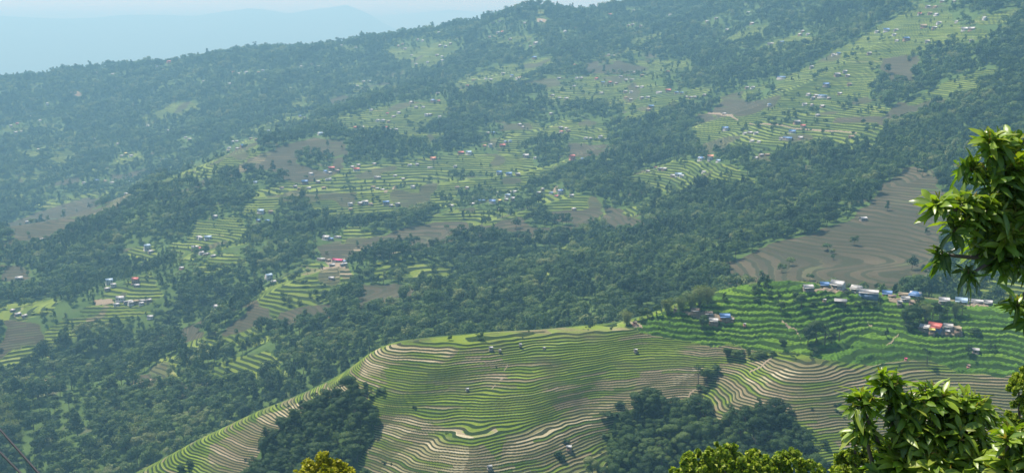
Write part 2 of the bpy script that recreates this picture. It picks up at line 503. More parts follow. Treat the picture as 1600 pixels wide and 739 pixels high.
def strip(L, w):
    a = [(x, y - w) for x, y in L]; c = [(x, y + w) for x, y in L[::-1]]
    return a + c
EARTH = [[(95,131),(103,133),(103,136),(96,135)], [(108,143),(126,145),(130,150),(112,151)],
         [(840,29),(854,31),(852,36),(838,35)], strip([(1106,177),(1125,178),(1137,180),(1146,184),(1154,188)], 1.5),
         strip([(1170,192),(1200,194),(1222,196),(1240,201),(1270,203),(1310,205),(1340,208)], 1.0), [(505,404),(540,404),(542,416),(510,411)],
         [(600,300),(616,290),(620,292),(604,304)], [(862,300),(868,290),(872,291),(868,301)],
         [(205,600),(240,590),(225,605),(205,604)], strip([(500,418),(520,417),(540,419)], 1.2), strip([(805,122),(820,119),(838,114)], 1.0),
         [(0,604),(60,598),(90,585),(92,590),(60,602),(0,608)],[(145,469),(175,467),(178,474),(150,477)]]
LUSH = [[(985,508),(1050,484),(1100,460),(1190,436),(1260,433),(1420,450),(1600,470),(1850,470),(1850,600),(1600,588),(1500,583),(1440,560),(1350,568),(1270,558),(1225,552),(1140,545),(1000,524)]]
TAN = [
 [(555,600),(572,555),(600,542),(645,536),(715,542),(700,560),(650,575),(590,580),(600,605),(575,620)],
 [(480,622),(530,600),(580,620),(560,640),(500,650)],
 [(1130,570),(1200,560),(1350,572),(1600,592),(1850,610),(1850,760),(1350,760),(1300,690),(1200,640),(1110,640)],
 [(555,670),(640,652),(720,670),(790,739),(780,765),(580,765)],
 [(780,765),(790,700),(860,660),(930,625),(1000,600),(1095,572),(1060,610),(980,650),(940,700),(900,765)],
 [(330,700),(450,640),(500,660),(400,739),(330,720)], [(1000,580),(1120,580),(1090,640),(960,640)],
 [(100,765),(205,735),(260,735),(330,765)],
]
STRAW = [[(555,600),(572,555),(600,542),(645,536),(715,542),(700,558),(640,570),(590,580),(590,600),(570,620)],
 [(510,605),(545,598),(560,625),(545,645),(520,630)], [(600,735),(640,695),(700,680),(740,690),(720,739),(690,765),(590,765)],
 [(930,640),(990,615),(1060,585),(1095,575),(1050,605),(985,640),(930,660),(880,680),(870,665)], [(560,690),(620,655),(680,665),(640,680),(590,715)],
 [(400,655),(470,625),(500,625),(420,665)], [(740,739),(800,700),(870,665),(880,680),(820,720),(790,765),(730,765)], [(1160,590),(1230,575),(1260,585),(1200,600)]]
LEARTH = [[(1275,452),(1300,450),(1330,455),(1328,459),(1300,457),(1262,457)], [(1385,466),(1440,470),(1438,474),(1390,471)], [(1430,510),(1500,512),(1505,524),(1440,522)],
          [(1048,488),(1110,490),(1150,500),(1140,508),(1090,500)], [(983,503),(1000,506),(1004,514),(990,511)],
          strip([(1222,503),(1232,512),(1244,518),(1252,532)], 0.9), strip([(793,573),(786,582),(789,590),(776,598),(768,608)], 0.7), strip([(1206,560),(1196,566),(1190,574),(1170,582)], 0.8), strip([(1404,522),(1396,532),(1385,540)], 0.8), strip([(1098,590),(1092,604),(1078,616),(1064,640)], 0.7), strip([(1128,506),(1160,507),(1186,509)], 1.0), strip([(1355,505),(1362,512)], 1.0), [(1500,475),(1545,477),(1545,480),(1500,478)]]

def ground_poly(P, r0, r1=4200.0):
    P = np.array(P, float)
    # add points along the edges so a long edge follows the ground
    Q = []
    for i in range(len(P)):
        a, b_ = P[i], P[(i + 1) % len(P)]
        k = max(1, int(np.hypot(*(b_ - a)) // 25))
        for j in range(k): Q.append(a + (b_ - a) * j / k)
    Q = np.array(Q)
    x, y, h = cast(Q[:, 0], Q[:, 1], r0, r1)
    for k in range(12):                       # an edge on a crest: slide down to the ground just in front of it
        bad = np.isnan(h)
        if r1 > 1000 or not bad.any(): break
        Q[bad, 1] += 2.0
        x[bad], y[bad], h[bad] = cast(Q[bad, 0], Q[bad, 1], r0, r1)
    ok = ~np.isnan(h)
    return np.stack([x[ok], y[ok]], 1)
def inside(poly, x, y):
    m = np.zeros(len(x), bool)
    x0, y0 = poly.min(0); x1, y1 = poly.max(0)
    c = np.where((x >= x0) & (x <= x1) & (y >= y0) & (y <= y1))[0]
    if not len(c): return m
    X = x[c]; Y = y[c]; ins = np.zeros(len(c), bool)
    n = len(poly)
    for i in range(n):
        xa, ya = poly[i]; xb, yb = poly[(i + 1) % n]
        if ya == yb: continue
        k = ((ya > Y) != (yb > Y)) & (X < (xb - xa) * (Y - ya) / (yb - ya) + xa)
        ins ^= k
    m[c] = ins
    return m
FARP = {k: [ground_poly(p, 885) for p in L] for k, L in (('G', GREEN), ('B', BROWN), ('P', PALE), ('E', EARTH))}
NEARP = {k: [ground_poly(p, 480, 860) for p in L] for k, L in (('L', LUSH), ('T', TAN), ('E', LEARTH), ('S', STRAW))}

def cover(x, y):
    """weights: G green, B fallow, T dry stubble, L lush crop, E bare earth; field = cultivated at all"""
    n = len(x); r = np.hypot(x, y)
    out = {k: np.zeros(n) for k in 'GBTLES'}
    amp = np.where(r > 870, 1.0, 0.35)
    wx = x + amp * (14 * fbm(x / 45, y / 45, 31, 3) + 10 * perlin(x / 110, y / 110, 33)); wy = y + amp * (18 * fbm(x / 45 + 9, y / 45, 37, 3) + 12 * perlin(x / 110 + 5, y / 110, 35))
    farm = r > 870
    if farm.any():
        fx, fy, ox, oy = wx[farm], wy[farm], x[farm], y[farm]
        def anyin(L, X, Y):
            m = np.zeros(len(X), bool)
            for p in L:
                if len(p) > 2: m |= inside(p, X, Y)
            return m
        g = anyin(FARP['G'], fx, fy); bm = anyin(FARP['B'], fx, fy); pm = anyin(FARP['P'], fx, fy); em = anyin(FARP['E'], ox, oy)
        # small clearings that the forest hides in part
        cl = fbm(ox / 210 + 5, oy / 150, 71, 3) - 0.10 * sstep(2200, 3100, r[farm]) + 0.10 * sstep(1250, 1700, r[farm]) > 0.31
        sub = fbm(ox / 90, oy / 120, 77, 2)
        g2 = g | (cl & ~bm)
        out['G'][farm] = g2
        out['B'][farm] = np.where(bm, 1, np.where(g2 & (sub > 0.30), 0.85, np.where(g2, 0.10, 0))) * np.where(bm & (sub < -0.42), 0.25, 1)
        out['T'][farm] = np.where(pm, 0.8, 0)
        out['E'][farm] = em
    nr = ~farm
    if nr.any():
        fx, fy, ox, oy = wx[nr], wy[nr], x[nr], y[nr]
        wx2 = x[nr] + 5 * fbm(x[nr] / 25, y[nr] / 25, 41, 2); wy2 = y[nr] + 5 * fbm(x[nr] / 25, y[nr] / 25, 43, 2)
        l = np.zeros(len(ox), bool); t = l.copy(); e = l.copy()
        for p in NEARP['L']: l |= inside(p, wx2, wy2)
        for p in NEARP['T']: t |= inside(p, fx, fy)
        st = np.zeros(len(ox), bool)
        for p in NEARP['S']: st |= inside(p, wx2, wy2)
        t |= st; out['S'][nr] = st
        for p in NEARP['E']: e |= inside(p, ox, oy)
        rr = r[nr]
        fieldA = (base_zone(ox, oy, rr) > 0)
        m = fbm(ox / 60, oy / 30, 51, 3)
        out['G'][nr] = fieldA
        out['T'][nr] = np.where(l, 0, np.clip(np.where(t, 0.85, 0.18) + m * 0.9, 0, 1)) * fieldA
        out['B'][nr] = np.clip(fbm(ox / 40 + 3, oy / 25, 57, 3) * 1.5 - 0.1, 0, 0.8) * (~l) * fieldA
        out['L'][nr] = l * fieldA
        out['E'][nr] = e
    out['field'] = np.clip(out['G'] + out['B'] + out['T'] + out['L'], 0, 1)
    return out

# the spur's crest in plan: beyond it, and on the groves, it is wooded
CREST = np.array(sorted([pt(px, py, r)[:2] for px, py, r in [(-250,980,720),(-50,860,705),(100,790,695),(205,741,690),(300,692,680),(400,647,670),(530,597,650),(570,555,642),(640,537,640),(720,530,645),(850,520,660),(990,508,680),(1100,465,700),(1190,441,725),(1260,439,740),(1400,458,762),(1500,468,768),(1600,477,772),(1850,470,790)]]))
GROVES_PX = [
 [(375,765),(410,700),(450,660),(500,625),(560,615),(585,640),(585,690),(560,720),(555,765)],
 [(950,700),(960,655),(1010,630),(1085,640),(1110,680),(1150,650),(1200,640),(1240,680),(1270,700),(1290,765),(960,765)],
]
GROVES = [ground_poly(p, 480, 860) for p in GROVES_PX]
def base_zone(x, y, r):
    cy = np.interp(x, CREST[:, 0], CREST[:, 1])
    z = np.where((y < cy + 12) & (r > 500), 1.0, 0.0)
    for g in GROVES:
        z[inside(g, x, y)] = 0
    return z

def terr(x, y, cov=None):
    """final ground height, plus the terrace coordinate"""
    h = base_h(x, y)
    if cov is None: cov = cover(x, y)
    r = np.hypot(x, y)
    step = np.where(r > 870, np.where(cov['B'] > 0.5, 1.7, 2.4), np.where(cov['L'] > 0.5, 2.3, 0.96))
    jit = 0.7 * perlin(x / 60, y / 60, 91) + 0.4 * perlin(x / 21, y / 21, 92) + 0.2 * perlin(x / 8, y / 8, 93)
    jit = jit * np.where(r > 870, 0.35, 1.0)
    hb = h / step + jit
    fr = hb - np.floor(hb)
    prof = np.where(fr < 0.60, fr * 0.12, 0.072 + (fr - 0.60) / 0.40 * 0.928)
    z = h + step * (prof - fr) * sstep(0.2, 0.8, cov['field']) * np.where((r > 870) & (cov['B'] > 0.5), 0.12, 1) * np.where(cov['E'] > 0.5, 0.3, 1)
    # crops stand on the lush terraces in uneven rows
    crop = cov['L'] * np.where((fr > 0.02) & (fr < 0.55), 1, 0)
    z = z + crop * (0.6 + 1.0 * perlin(x / 1.7, y / 1.7, 95) + 0.5 * perlin(x / 5, y / 5, 96))
    return z, hb, cov

def polar_mesh(name, azs, rs, hfun, mat=M_GROUND):
    A, RR = np.meshgrid(np.radians(azs), rs)
    x = (np.sin(A) * RR).ravel(); y = (np.cos(A) * RR).ravel()
    z, attrs = hfun(x, y)
    n, m = len(rs), len(azs)
    i = np.arange((n - 1) * (m - 1)); a = (i // (m - 1)) * m + i % (m - 1)
    F = np.stack([a, a + 1, a + m + 1, a + m], 1)
    me = mesh_np(name, np.stack([x, y, z + CAMZ], 1), F, [mat], smooth=True, attrs=attrs)
    o = link(name, me)
    tag(o, kind='structure')
    return o
def detailed(x, y):
    z, hb, c = terr(x, y)
    return z, {'hb': hb, 'cov': np.stack([c['G'], c['B'], c['T'], c['S']], 1), 'lush': c['L'], 'field': c['field'], 'earth': c['E']}
rsA = np.concatenate([np.arange(385, 520, 4.0), np.arange(520, 800, 0.62), np.arange(800, 889, 4.0)])
polar_mesh('terraced_hillside', np.arange(-31, 31.01, 0.042), rsA, detailed)
rsB = [884.0]
while rsB[-1] < 4100: rsB.append(rsB[-1] * 1.0018)
def farside(x, y):
    z, at = detailed(x, y)
    return z, at
polar_mesh('mountainside', np.arange(-31, 31.01, 0.062), np.array(rsB), farside)

def rough(x, y):
    r = np.hypot(x, y)
    az = np.clip(np.degrees(np.arctan2(x, y)), -30.5, 30.5)
    rc = np.clip(r, 388, 4080)
    xs = np.sin(np.radians(az)) * rc; ys = np.cos(np.radians(az)) * rc
    edge = base_h(xs, ys)
    zn = np.interp(r, [0, 3, 150, 260, 388], [-1.7, -3.6, -114, -205, -285])
    z = np.where(r < 388, zn + (edge + 285) * sstep(200, 388, r) + 2.0 * fbm(x / 20, y / 20, 88, 3) * sstep(5, 40, r), edge)
    z = z + sstep(4080, 6200, r) * (-900 - edge)
    at = {'hb': z / 3, 'cov': np.zeros((len(x), 3)), 'lush': z * 0, 'field': z * 0, 'earth': z * 0}
    return z, at
polar_mesh('near_slope', np.arange(-75, 75.1, 1.0), np.concatenate([np.linspace(0, 60, 31), np.linspace(66, 388, 60)]), rough)
polar_mesh('side_slope', np.arange(30.9, 75.1, 1.0), np.linspace(386, 4100, 170), rough)
polar_mesh('side_slope', np.arange(-75, -30.8, 1.0), np.linspace(386, 4100, 170), rough)
polar_mesh('valley_floor', np.arange(-180, 180.1, 3.0), np.concatenate([np.linspace(4090, 7000, 40), np.linspace(8000, 45000, 20)]), rough)

# far blue mountains
def far_ridge(name, prof, dist, depth, base, seed):
    px = np.array([p[0] for p in prof]); py = np.array([p[1] for p in prof])
    xs = np.linspace(px[0], px[-1], 220)
    tops = np.interp(xs, px, py)
    V = []; rows = 26
    for j in range(rows):
        t = j / (rows - 1)
        rr = dist + (t - 0.5) * depth
        dx, dy, tt = ray(xs, tops)
        zc = tt * dist
        k = 1 - abs(t - 0.5) * 2
        X = dx * rr; Y = dy * rr
        Z = base + (zc - base) * k ** 0.9 + 110 * fbm(X / 1400, Y / 1400, seed, 4) * (1 - k) ** 0.5 * k * 2 + 14 * fbm(X / 300, Y / 300, seed + 3, 3)
        V.append(np.stack([X, Y, Z + CAMZ], 1))
    V = np.concatenate(V); m = len(xs)
    i = np.arange((rows - 1) * (m - 1)); a = (i // (m - 1)) * m + i % (m - 1)
    F = np.stack([a, a + 1, a + m + 1, a + m], 1)
    b = NB('far_forest'); b.bsdf(b.mix(b.noise(None, 8), (0.04, 0.07, 0.03), (0.08, 0.11, 0.05)), 0.95, 0.1)
    me = mesh_np(name, V, F, [b.m], smooth=True, attrs=None)
    tag(link(name, me), kind='structure')
far_ridge('far_mountain', [(-500,40),(-200,28),(0,22),(100,26),(200,20),(300,22),(390,10),(450,18),(500,10),(540,3),(575,18),(620,45),(700,75),(800,110),(900,140)], 22000, 7000, -900, 5)
far_ridge('far_mountain', [(-300,60),(100,45),(300,30),(450,25),(600,22),(700,14),(780,18),(900,10),(1100,20),(1500,40)], 36000, 7000, -900, 15)

# haze
def haze(dens):
    x0, x1, y0, y1, z0, z1 = -40000, 40000, -200, 46000, CAMZ - 1150, CAMZ + 330
    V = [(x, y, z) for z in (z0, z1) for y in (y0, y1) for x in (x0, x1)]
    F = [(0, 2, 3, 1), (4, 5, 7, 6), (0, 1, 5, 4), (1, 3, 7, 5), (3, 2, 6, 7), (2, 0, 4, 6)]
    m = bpy.data.materials.new('haze'); m.use_nodes = True
    t = m.node_tree; t.nodes.clear()
    o = t.nodes.new('ShaderNodeOutputMaterial'); v = t.nodes.new('ShaderNodeVolumePrincipled')
    v.inputs['Color'].default_value = (0.36, 0.76, 1.0, 1)
    v.inputs['Absorption Color'].default_value = (0.42, 0.42, 0.42, 1)
    v.inputs['Density'].default_value = dens
    v.inputs['Anisotropy'].default_value = 0.2
    t.links.new(v.outputs[0], o.inputs['Volume'])
    me = mesh_np('haze', V, np.array(F), [m])
    tag(link('haze', me), kind='stuff', label='pale blue haze lying over the valley and mountains')
HAZE_D = 0.00018
haze(HAZE_D)

# ------------------------------------------------------------------ trees
def foliage_material(name, stops, transl=0.3, rough=0.7, single=False):
    b = NB(name)
    oi = b.n('ShaderNodeObjectInfo')
    lv = b.attr('leaf').outputs['Fac']
    x = lv if single else b.math('ADD', b.math('MULTIPLY', oi.outputs['Random'], 0.7), b.math('MULTIPLY', lv, 0.3))
    pos = b.n('ShaderNodeNewGeometry').outputs['Position']
    x = b.math('ADD', x, b.math('MULTIPLY_ADD', b.noise(pos, 0.011, 3, 0.6), 0.0 if single else 1.5, 0.0 if single else -0.72))
    col = b.cr(x, stops)
    d = b.n('ShaderNodeBsdfPrincipled')
    b.put(d.inputs['Base Color'], col); d.inputs['Roughness'].default_value = rough; d.inputs['Specular IOR Level'].default_value = 0.25
    tr = b.n('ShaderNodeBsdfTranslucent'); b.put(tr.inputs[0], b.mix(1.0, col, (1.1, 1.25, 0.6), 'MULTIPLY'))
    mx = b.n('ShaderNodeMixShader'); mx.inputs[0].default_value = transl
    b.t.links.new(d.outputs[0], mx.inputs[1]); b.t.links.new(tr.outputs[0], mx.inputs[2])
    b.surf(mx.outputs[0])
    return b.m
M_FOREST = foliage_material('forest_foliage', [(0.0, (0.014, 0.042, 0.011)), (0.28, (0.030, 0.072, 0.016)), (0.55, (0.058, 0.115, 0.024)), (0.82, (0.110, 0.180, 0.038)), (1.0, (0.23, 0.26, 0.10))])
M_GROVE = foliage_material('grove_foliage', [(0.0, (0.016, 0.046, 0.010)), (0.4, (0.034, 0.078, 0.016)), (0.8, (0.062, 0.120, 0.024)), (1.0, (0.11, 0.17, 0.036))])
M_BAMBOO = foliage_material('bamboo_foliage', [(0.0, (0.11, 0.16, 0.045)), (0.6, (0.18, 0.23, 0.07)), (1.0, (0.26, 0.28, 0.11))])
M_RUSTY = foliage_material('rusty_foliage', [(0.0, (0.22, 0.13, 0.09)), (1.0, (0.30, 0.18, 0.13))])
def bark_material(name, a, c):
    b = NB(name)
    b.bsdf(b.mix(b.noise(None, 6, 4), a, c), 0.9, 0.1)
    return b.m
M_BARK = bark_material('bark', (0.07, 0.055, 0.04), (0.17, 0.14, 0.11))

def leaf_quads(C, N, size, rng):
    """one slightly folded quad per row of C, facing N"""
    n = len(C)
    up = rng.normal(size=(n, 3))
    N = N / (np.linalg.norm(N, axis=1, keepdims=True) + 1e-9)
    U = np.cross(N, up); U /= (np.linalg.norm(U, axis=1, keepdims=True) + 1e-9)
    W = np.cross(N, U)
    s = (size * rng.uniform(0.6, 1.35, n))[:, None]
    V = np.stack([C - U * s * 0.5 - N * s * 0.12, C - W * s * 0.42, C + U * s * 0.5 - N * s * 0.12, C + W * s * 0.42], 1).reshape(-1, 3)
    F = np.arange(n * 4).reshape(-1, 4)
    lv = np.repeat(rng.uniform(0, 1, n), 4)
    return V, F, lv

def crown_points(kind, n, seed):
    """centres and outward directions of leaf clumps; the tree is ~1 high, base of trunk at 0"""
    rng = np.random.default_rng(seed)
    lumps = []
    if kind == 'broad':
        k = rng.integers(9, 14)
        for i in range(k):
            a = rng.uniform(0, 6.28); rr = 0.30 * math.sqrt(rng.uniform(0, 1)); z = rng.uniform(0.42, 0.84) - rr * 0.35
            lumps.append((rr * math.cos(a), rr * math.sin(a), z, rng.uniform(0.13, 0.22)))
    elif kind == 'tall':
        k = rng.integers(9, 12)
        for i in range(k):
            z = 0.3 + 0.62 * i / (k - 1); rr = 0.11 * (1.1 - z) + 0.02; a = rng.uniform(0, 6.28)
            lumps.append((rr * math.cos(a) * 1.4, rr * math.sin(a) * 1.4, z, rng.uniform(0.075, 0.13) * (1.35 - 0.6 * z)))
    elif kind == 'airy':
        k = 9
        for i in range(k):
            a = rng.uniform(0, 6.28); z = rng.uniform(0.45, 0.92); rr = rng.uniform(0.05, 0.24)
            lumps.append((rr * math.cos(a), rr * math.sin(a), z, rng.uniform(0.07, 0.13)))
    elif kind == 'bamboo':
        C = []; N = []
        stems = 16
        for i in range(stems):
            a = rng.uniform(0, 6.28); l = rng.uniform(0.75, 1.0); bend = rng.uniform(0.10, 0.34)
            m = n // stems
            t = rng.uniform(0.15, 1.0, m) ** 0.8
            off = 0.06 + bend * t ** 2.2
            z = l * (t - 0.22 * t ** 4)
            sc = 0.03 + 0.055 * np.sin(np.clip(t, 0, 1) * 3.0)
            P = np.stack([off * math.cos(a), off * math.sin(a), z], 1) + rng.normal(size=(m, 3)) * sc[:, None]
            C.append(P); N.append(np.stack([np.full(m, math.cos(a)), np.full(m, math.sin(a)), np.full(m, 0.7)], 1) + rng.normal(size=(m, 3)) * 0.5)
        return np.concatenate(C), np.concatenate(N), rng
    elif kind == 'bush':
        k = 6
        for i in range(k):
            a = rng.uniform(0, 6.28); rr = rng.uniform(0, 0.35)
            lumps.append((rr * math.cos(a), rr * math.sin(a), rng.uniform(0.25, 0.65), rng.uniform(0.2, 0.32)))
    L = np.array(lumps)
    w = L[:, 3] ** 2; idx = rng.choice(len(L), n, p=w / w.sum())
    d = rng.normal(size=(n, 3)); d /= np.linalg.norm(d, axis=1, keepdims=True)
    d[:, 2] = np.where(d[:, 2] < -0.5, -d[:, 2], d[:, 2])
    rad = L[idx, 3] * (1 - 0.45 * rng.uniform(0, 1, n) ** 2.5)
    sq = np.array([1, 1, 0.8 if kind != 'tall' else 1.3])
    C = L[idx, :3] + d * rad[:, None] * sq
    N = d + rng.normal(size=(n, 3)) * 0.22
    N[:, 2] += 0.15
    return C, N, rng

def crown_mesh(name, kind, n, leaf, seed, mat):
    C, N, rng = crown_points(kind, n, seed)
    V, F, lv = leaf_quads(C, N, leaf, rng)
    return mesh_np(name, V, F, [mat], attrs={'leaf': lv})

def tube(P, Rr, k=6):
    """tapered tube through points P with radii Rr"""
    P = np.asarray(P, float); n = len(P)
    V = []
    for i in range(n):
        t = P[min(i + 1, n - 1)] - P[max(i - 1, 0)]
        t = t / (np.linalg.norm(t) + 1e-9)
        a = np.cross(t, [0.31, 0.95, 0.05]); a /= np.linalg.norm(a); c = np.cross(t, a)
        for j in range(k):
            q = 2 * math.pi * j / k
            V.append(P[i] + (a * math.cos(q) + c * math.sin(q)) * Rr[i])
    F = []
    for i in range(n - 1):
        for j in range(k):
            F.append((i * k + j, i * k + (j + 1) % k, (i + 1) * k + (j + 1) % k, (i + 1) * k + j))
    return np.array(V), np.array(F)
def join(parts):
    V = []; F = []; o = 0
    for v, f in parts:
        V.append(v); F.append(np.asarray(f) + o); o += len(v)
    return np.concatenate(V), np.concatenate(F)
def trunk_mesh(name, kind, seed):
    rng = np.random.default_rng(seed + 500)
    parts = []
    if kind == 'bamboo':
        for i in range(16):
            a = rng.uniform(0, 6.28)
            parts.append(tube([(0.03 * math.cos(a), 0.03 * math.sin(a), -0.03), (0.07 * math.cos(a), 0.07 * math.sin(a), 0.35), (0.15 * math.cos(a), 0.15 * math.sin(a), 0.75)], [0.008, 0.007, 0.003], 4))
    else:
        h = 0.75 if kind != 'tall' else 0.9
        parts.append(tube([(0, 0, -0.06), (0.01, 0.0, h * 0.35), (-0.01, 0.02, h * 0.7), (0.01, 0, h)], [0.026, 0.02, 0.013, 0.005], 6))
        for i in range(6):
            a = i * 1.05 + rng.uniform(0, 0.6); z0 = h * rng.uniform(0.3, 0.7); l = rng.uniform(0.14, 0.28) if kind != 'tall' else 0.1
            parts.append(tube([(0, 0, z0), (l * 0.5 * math.cos(a), l * 0.5 * math.sin(a), z0 + l * 0.35), (l * math.cos(a), l * math.sin(a), z0 + l * 0.8)], [0.011, 0.008, 0.003], 4))
    V, F = join(parts)
    return mesh_np(name, V, F, [M_BARK])

# distant forest: one mass of trees nobody could count
kinds_far = [('broad', 1), ('broad', 2), ('broad', 3), ('broad', 4), ('tall', 5), ('tall', 6), ('airy', 7), ('bamboo', 8)]
forest_kinds = bpy.data.collections.new('forest_kinds')
for i, (k, sd_) in enumerate(kinds_far):
    mat = M_BAMBOO if k == 'bamboo' else M_FOREST
    C, N, rng = crown_points(k, 760 if k != 'airy' else 420, 100 + sd_)
    V, F, lv = leaf_quads(C, N, 0.064 if k != 'tall' else 0.052, rng)
    tv, tf = tube([(0, 0, -0.05), (0, 0, 0.6)], [0.02, 0.01], 4)
    me = mesh_np('tree_%d' % i, np.concatenate([V, tv]), np.concatenate([F, tf + len(V)]), [mat, M_BARK],
                 midx=np.concatenate([np.zeros(len(F)), np.ones(len(tf))]), attrs={'leaf': np.concatenate([lv, np.zeros(len(tv))])})
    forest_kinds.objects.link(bpy.data.objects.new('a%d_tree' % i, me))

def scatter(name, X, Y, Z, scl, rot, idx, coll, label):
    me = bpy.data.meshes.new(name)
    n = len(X)
    me.vertices.add(n)
    me.vertices.foreach_set('co', np.stack([X, Y, Z], 1).astype(np.float32).ravel())
    a = me.attributes.new('scl', 'FLOAT_VECTOR', 'POINT'); a.data.foreach_set('vector', np.asarray(scl, np.float32).ravel())
    a = me.attributes.new('rot', 'FLOAT_VECTOR', 'POINT'); a.data.foreach_set('vector', np.asarray(rot, np.float32).ravel())
    a = me.attributes.new('idx', 'INT', 'POINT'); a.data.foreach_set('value', np.asarray(idx, np.int32))
    o = link(name, me)
    g = bpy.data.node_groups.new(name, 'GeometryNodeTree')
    g.interface.new_socket('Geometry', in_out='INPUT', socket_type='NodeSocketGeometry')
    g.interface.new_socket('Geometry', in_out='OUTPUT', socket_type='NodeSocketGeometry')
    gi = g.nodes.new('NodeGroupInput'); go = g.nodes.new('NodeGroupOutput')
    ci = g.nodes.new('GeometryNodeCollectionInfo'); ci.inputs[0].default_value = coll
    ci.inputs['Separate Children'].default_value = True; ci.inputs['Reset Children'].default_value = True
    ip = g.nodes.new('GeometryNodeInstanceOnPoints'); ip.inputs['Pick Instance'].default_value = True
    def na(nm, typ):
        x = g.nodes.new('GeometryNodeInputNamedAttribute'); x.data_type = typ; x.inputs[0].default_value = nm
        return x.outputs[0]
    g.links.new(gi.outputs[0], ip.inputs['Points']); g.links.new(ci.outputs[0], ip.inputs['Instance'])
    g.links.new(na('idx', 'INT'), ip.inputs['Instance Index'])
    g.links.new(na('rot', 'FLOAT_VECTOR'), ip.inputs['Rotation']); g.links.new(na('scl', 'FLOAT_VECTOR'), ip.inputs['Scale'])
    g.links.new(ip.outputs[0], go.inputs[0])
    md = o.modifiers.new('trees', 'NODES'); md.node_group = g
    tag(o, label=label, kind='stuff')
    return o

# no trees where a house, a yard or a listed tree stands: (x, y, radius)
KEEPOUT = []

def forest_points():
    XS = []; YS = []
    for (r0, r1, sp) in ((770, 1800, 8.3), (1800, 4080, 10.8)):
        lim = r1 * math.sin(R(37))
        g = np.meshgrid(np.arange(-lim, lim, sp), np.arange(r0 * math.cos(R(38)), r1, sp))
        x = g[0].ravel() + RNG.uniform(-sp * 0.55, sp * 0.55, g[0].size); y = g[1].ravel() + RNG.uniform(-sp * 0.55, sp * 0.55, g[0].size)
        r = np.hypot(x, y); az = np.abs(np.degrees(np.arctan2(x, y)))
        ok = (r >= r0) & (r < r1) & (az < 36.5)
        XS.append(x[ok]); YS.append(y[ok])
    return np.concatenate(XS), np.concatenate(YS)

# ------------------------------------------------------------------ houses
def plain(name, col, rough=0.7, spec=0.3, var=0.18, scale=1.2, metal=0.0):
    b = NB(name)
    tc = b.n('ShaderNodeTexCoord').outputs['Object']
    n = b.noise(tc, scale, 4, 0.65)
    k = b.ramp(n, 0.2, 0.8, 1 - var, 1 + var, 'LINEAR')
    c = b.mix(1.0, tuple(col), b.xyz(k, k, k), 'MULTIPLY')
    b.bsdf(c, rough, spec, Metallic=metal)
    return b.m
def tin(name, col, rust=0.25):
    """corrugated sheet metal: ribs down the slope, rust and dirt blotches"""
    b = NB(name)
    tc = b.n('ShaderNodeTexCoord').outputs['Object']
    s = b.n('ShaderNodeSeparateXYZ'); b.put(s.inputs[0], tc)
    w = b.math('SINE', b.math('MULTIPLY', s.outputs[0], 34.0))
    n = b.noise(tc, 0.7, 5, 0.7)
    sheet = b.n('ShaderNodeTexWhiteNoise', noise_dimensions='1D'); b.put(sheet.inputs[1], b.math('FLOOR', b.math('MULTIPLY', s.outputs[0], 1.1)))
    k = b.math('MULTIPLY_ADD', sheet.outputs[0], 0.22, 0.87)
    c = b.mix(1.0, tuple(col), b.xyz(k, k, k), 'MULTIPLY')
    c = b.mix(b.math('MULTIPLY', b.ramp(n, 0.52, 0.72), rust), c, (0.20, 0.12, 0.075))
    bp = b.n('ShaderNodeBump'); bp.inputs['Strength'].default_value = 0.35; bp.inputs['Distance'].default_value = 0.03
    b.put(bp.inputs['Height'], w)
    b.bsdf(c, 0.45, 0.4, Normal=bp.outputs[0], Metallic=0.1)
    return b.m
ROOF = {'white': tin('white_tin', (0.42, 0.42, 0.40), 0.7), 'grey': tin('grey_tin', (0.33, 0.33, 0.31), 0.7), 'blue': tin('blue_tin', (0.085, 0.19, 0.38), 0.2),
        'pale blue': tin('pale_blue_tin', (0.28, 0.40, 0.50), 0.2), 'red': tin('red_tin', (0.44, 0.10, 0.08), 0.2), 'orange': tin('orange_tin', (0.50, 0.20, 0.10), 0.2),
        'brown': tin('rusted_tin', (0.24, 0.17, 0.12), 0.7), 'pink': tin('pink_tin', (0.60, 0.04, 0.16), 0.02), 'yellow': tin('yellow_tin', (0.62, 0.50, 0.10), 0.1), 'tan': plain('thatch', (0.36, 0.29, 0.19), 0.95, 0.1, 0.35, 3)}
WALL = {'mud': plain('mud_wall', (0.27, 0.19, 0.13), 0.95, 0.1), 'white': plain('white_wall', (0.48, 0.46, 0.42), 0.85, 0.2), 'stone': plain('stone_wall', (0.24, 0.21, 0.18), 0.95, 0.1, 0.4, 4),
        'blue': plain('blue_wall', (0.13, 0.20, 0.32), 0.85, 0.2), 'pink': plain('pink_wall', (0.52, 0.25, 0.20), 0.85, 0.2)}
M_WOOD = plain('weathered_wood', (0.11, 0.075, 0.05), 0.9, 0.1, 0.4, 5)
M_GLASSD = plain('dark_window', (0.03, 0.035, 0.04), 0.25, 0.5, 0.1)
M_FRAME = plain('blue_painted_wood', (0.12, 0.22, 0.32), 0.7, 0.2, 0.3)

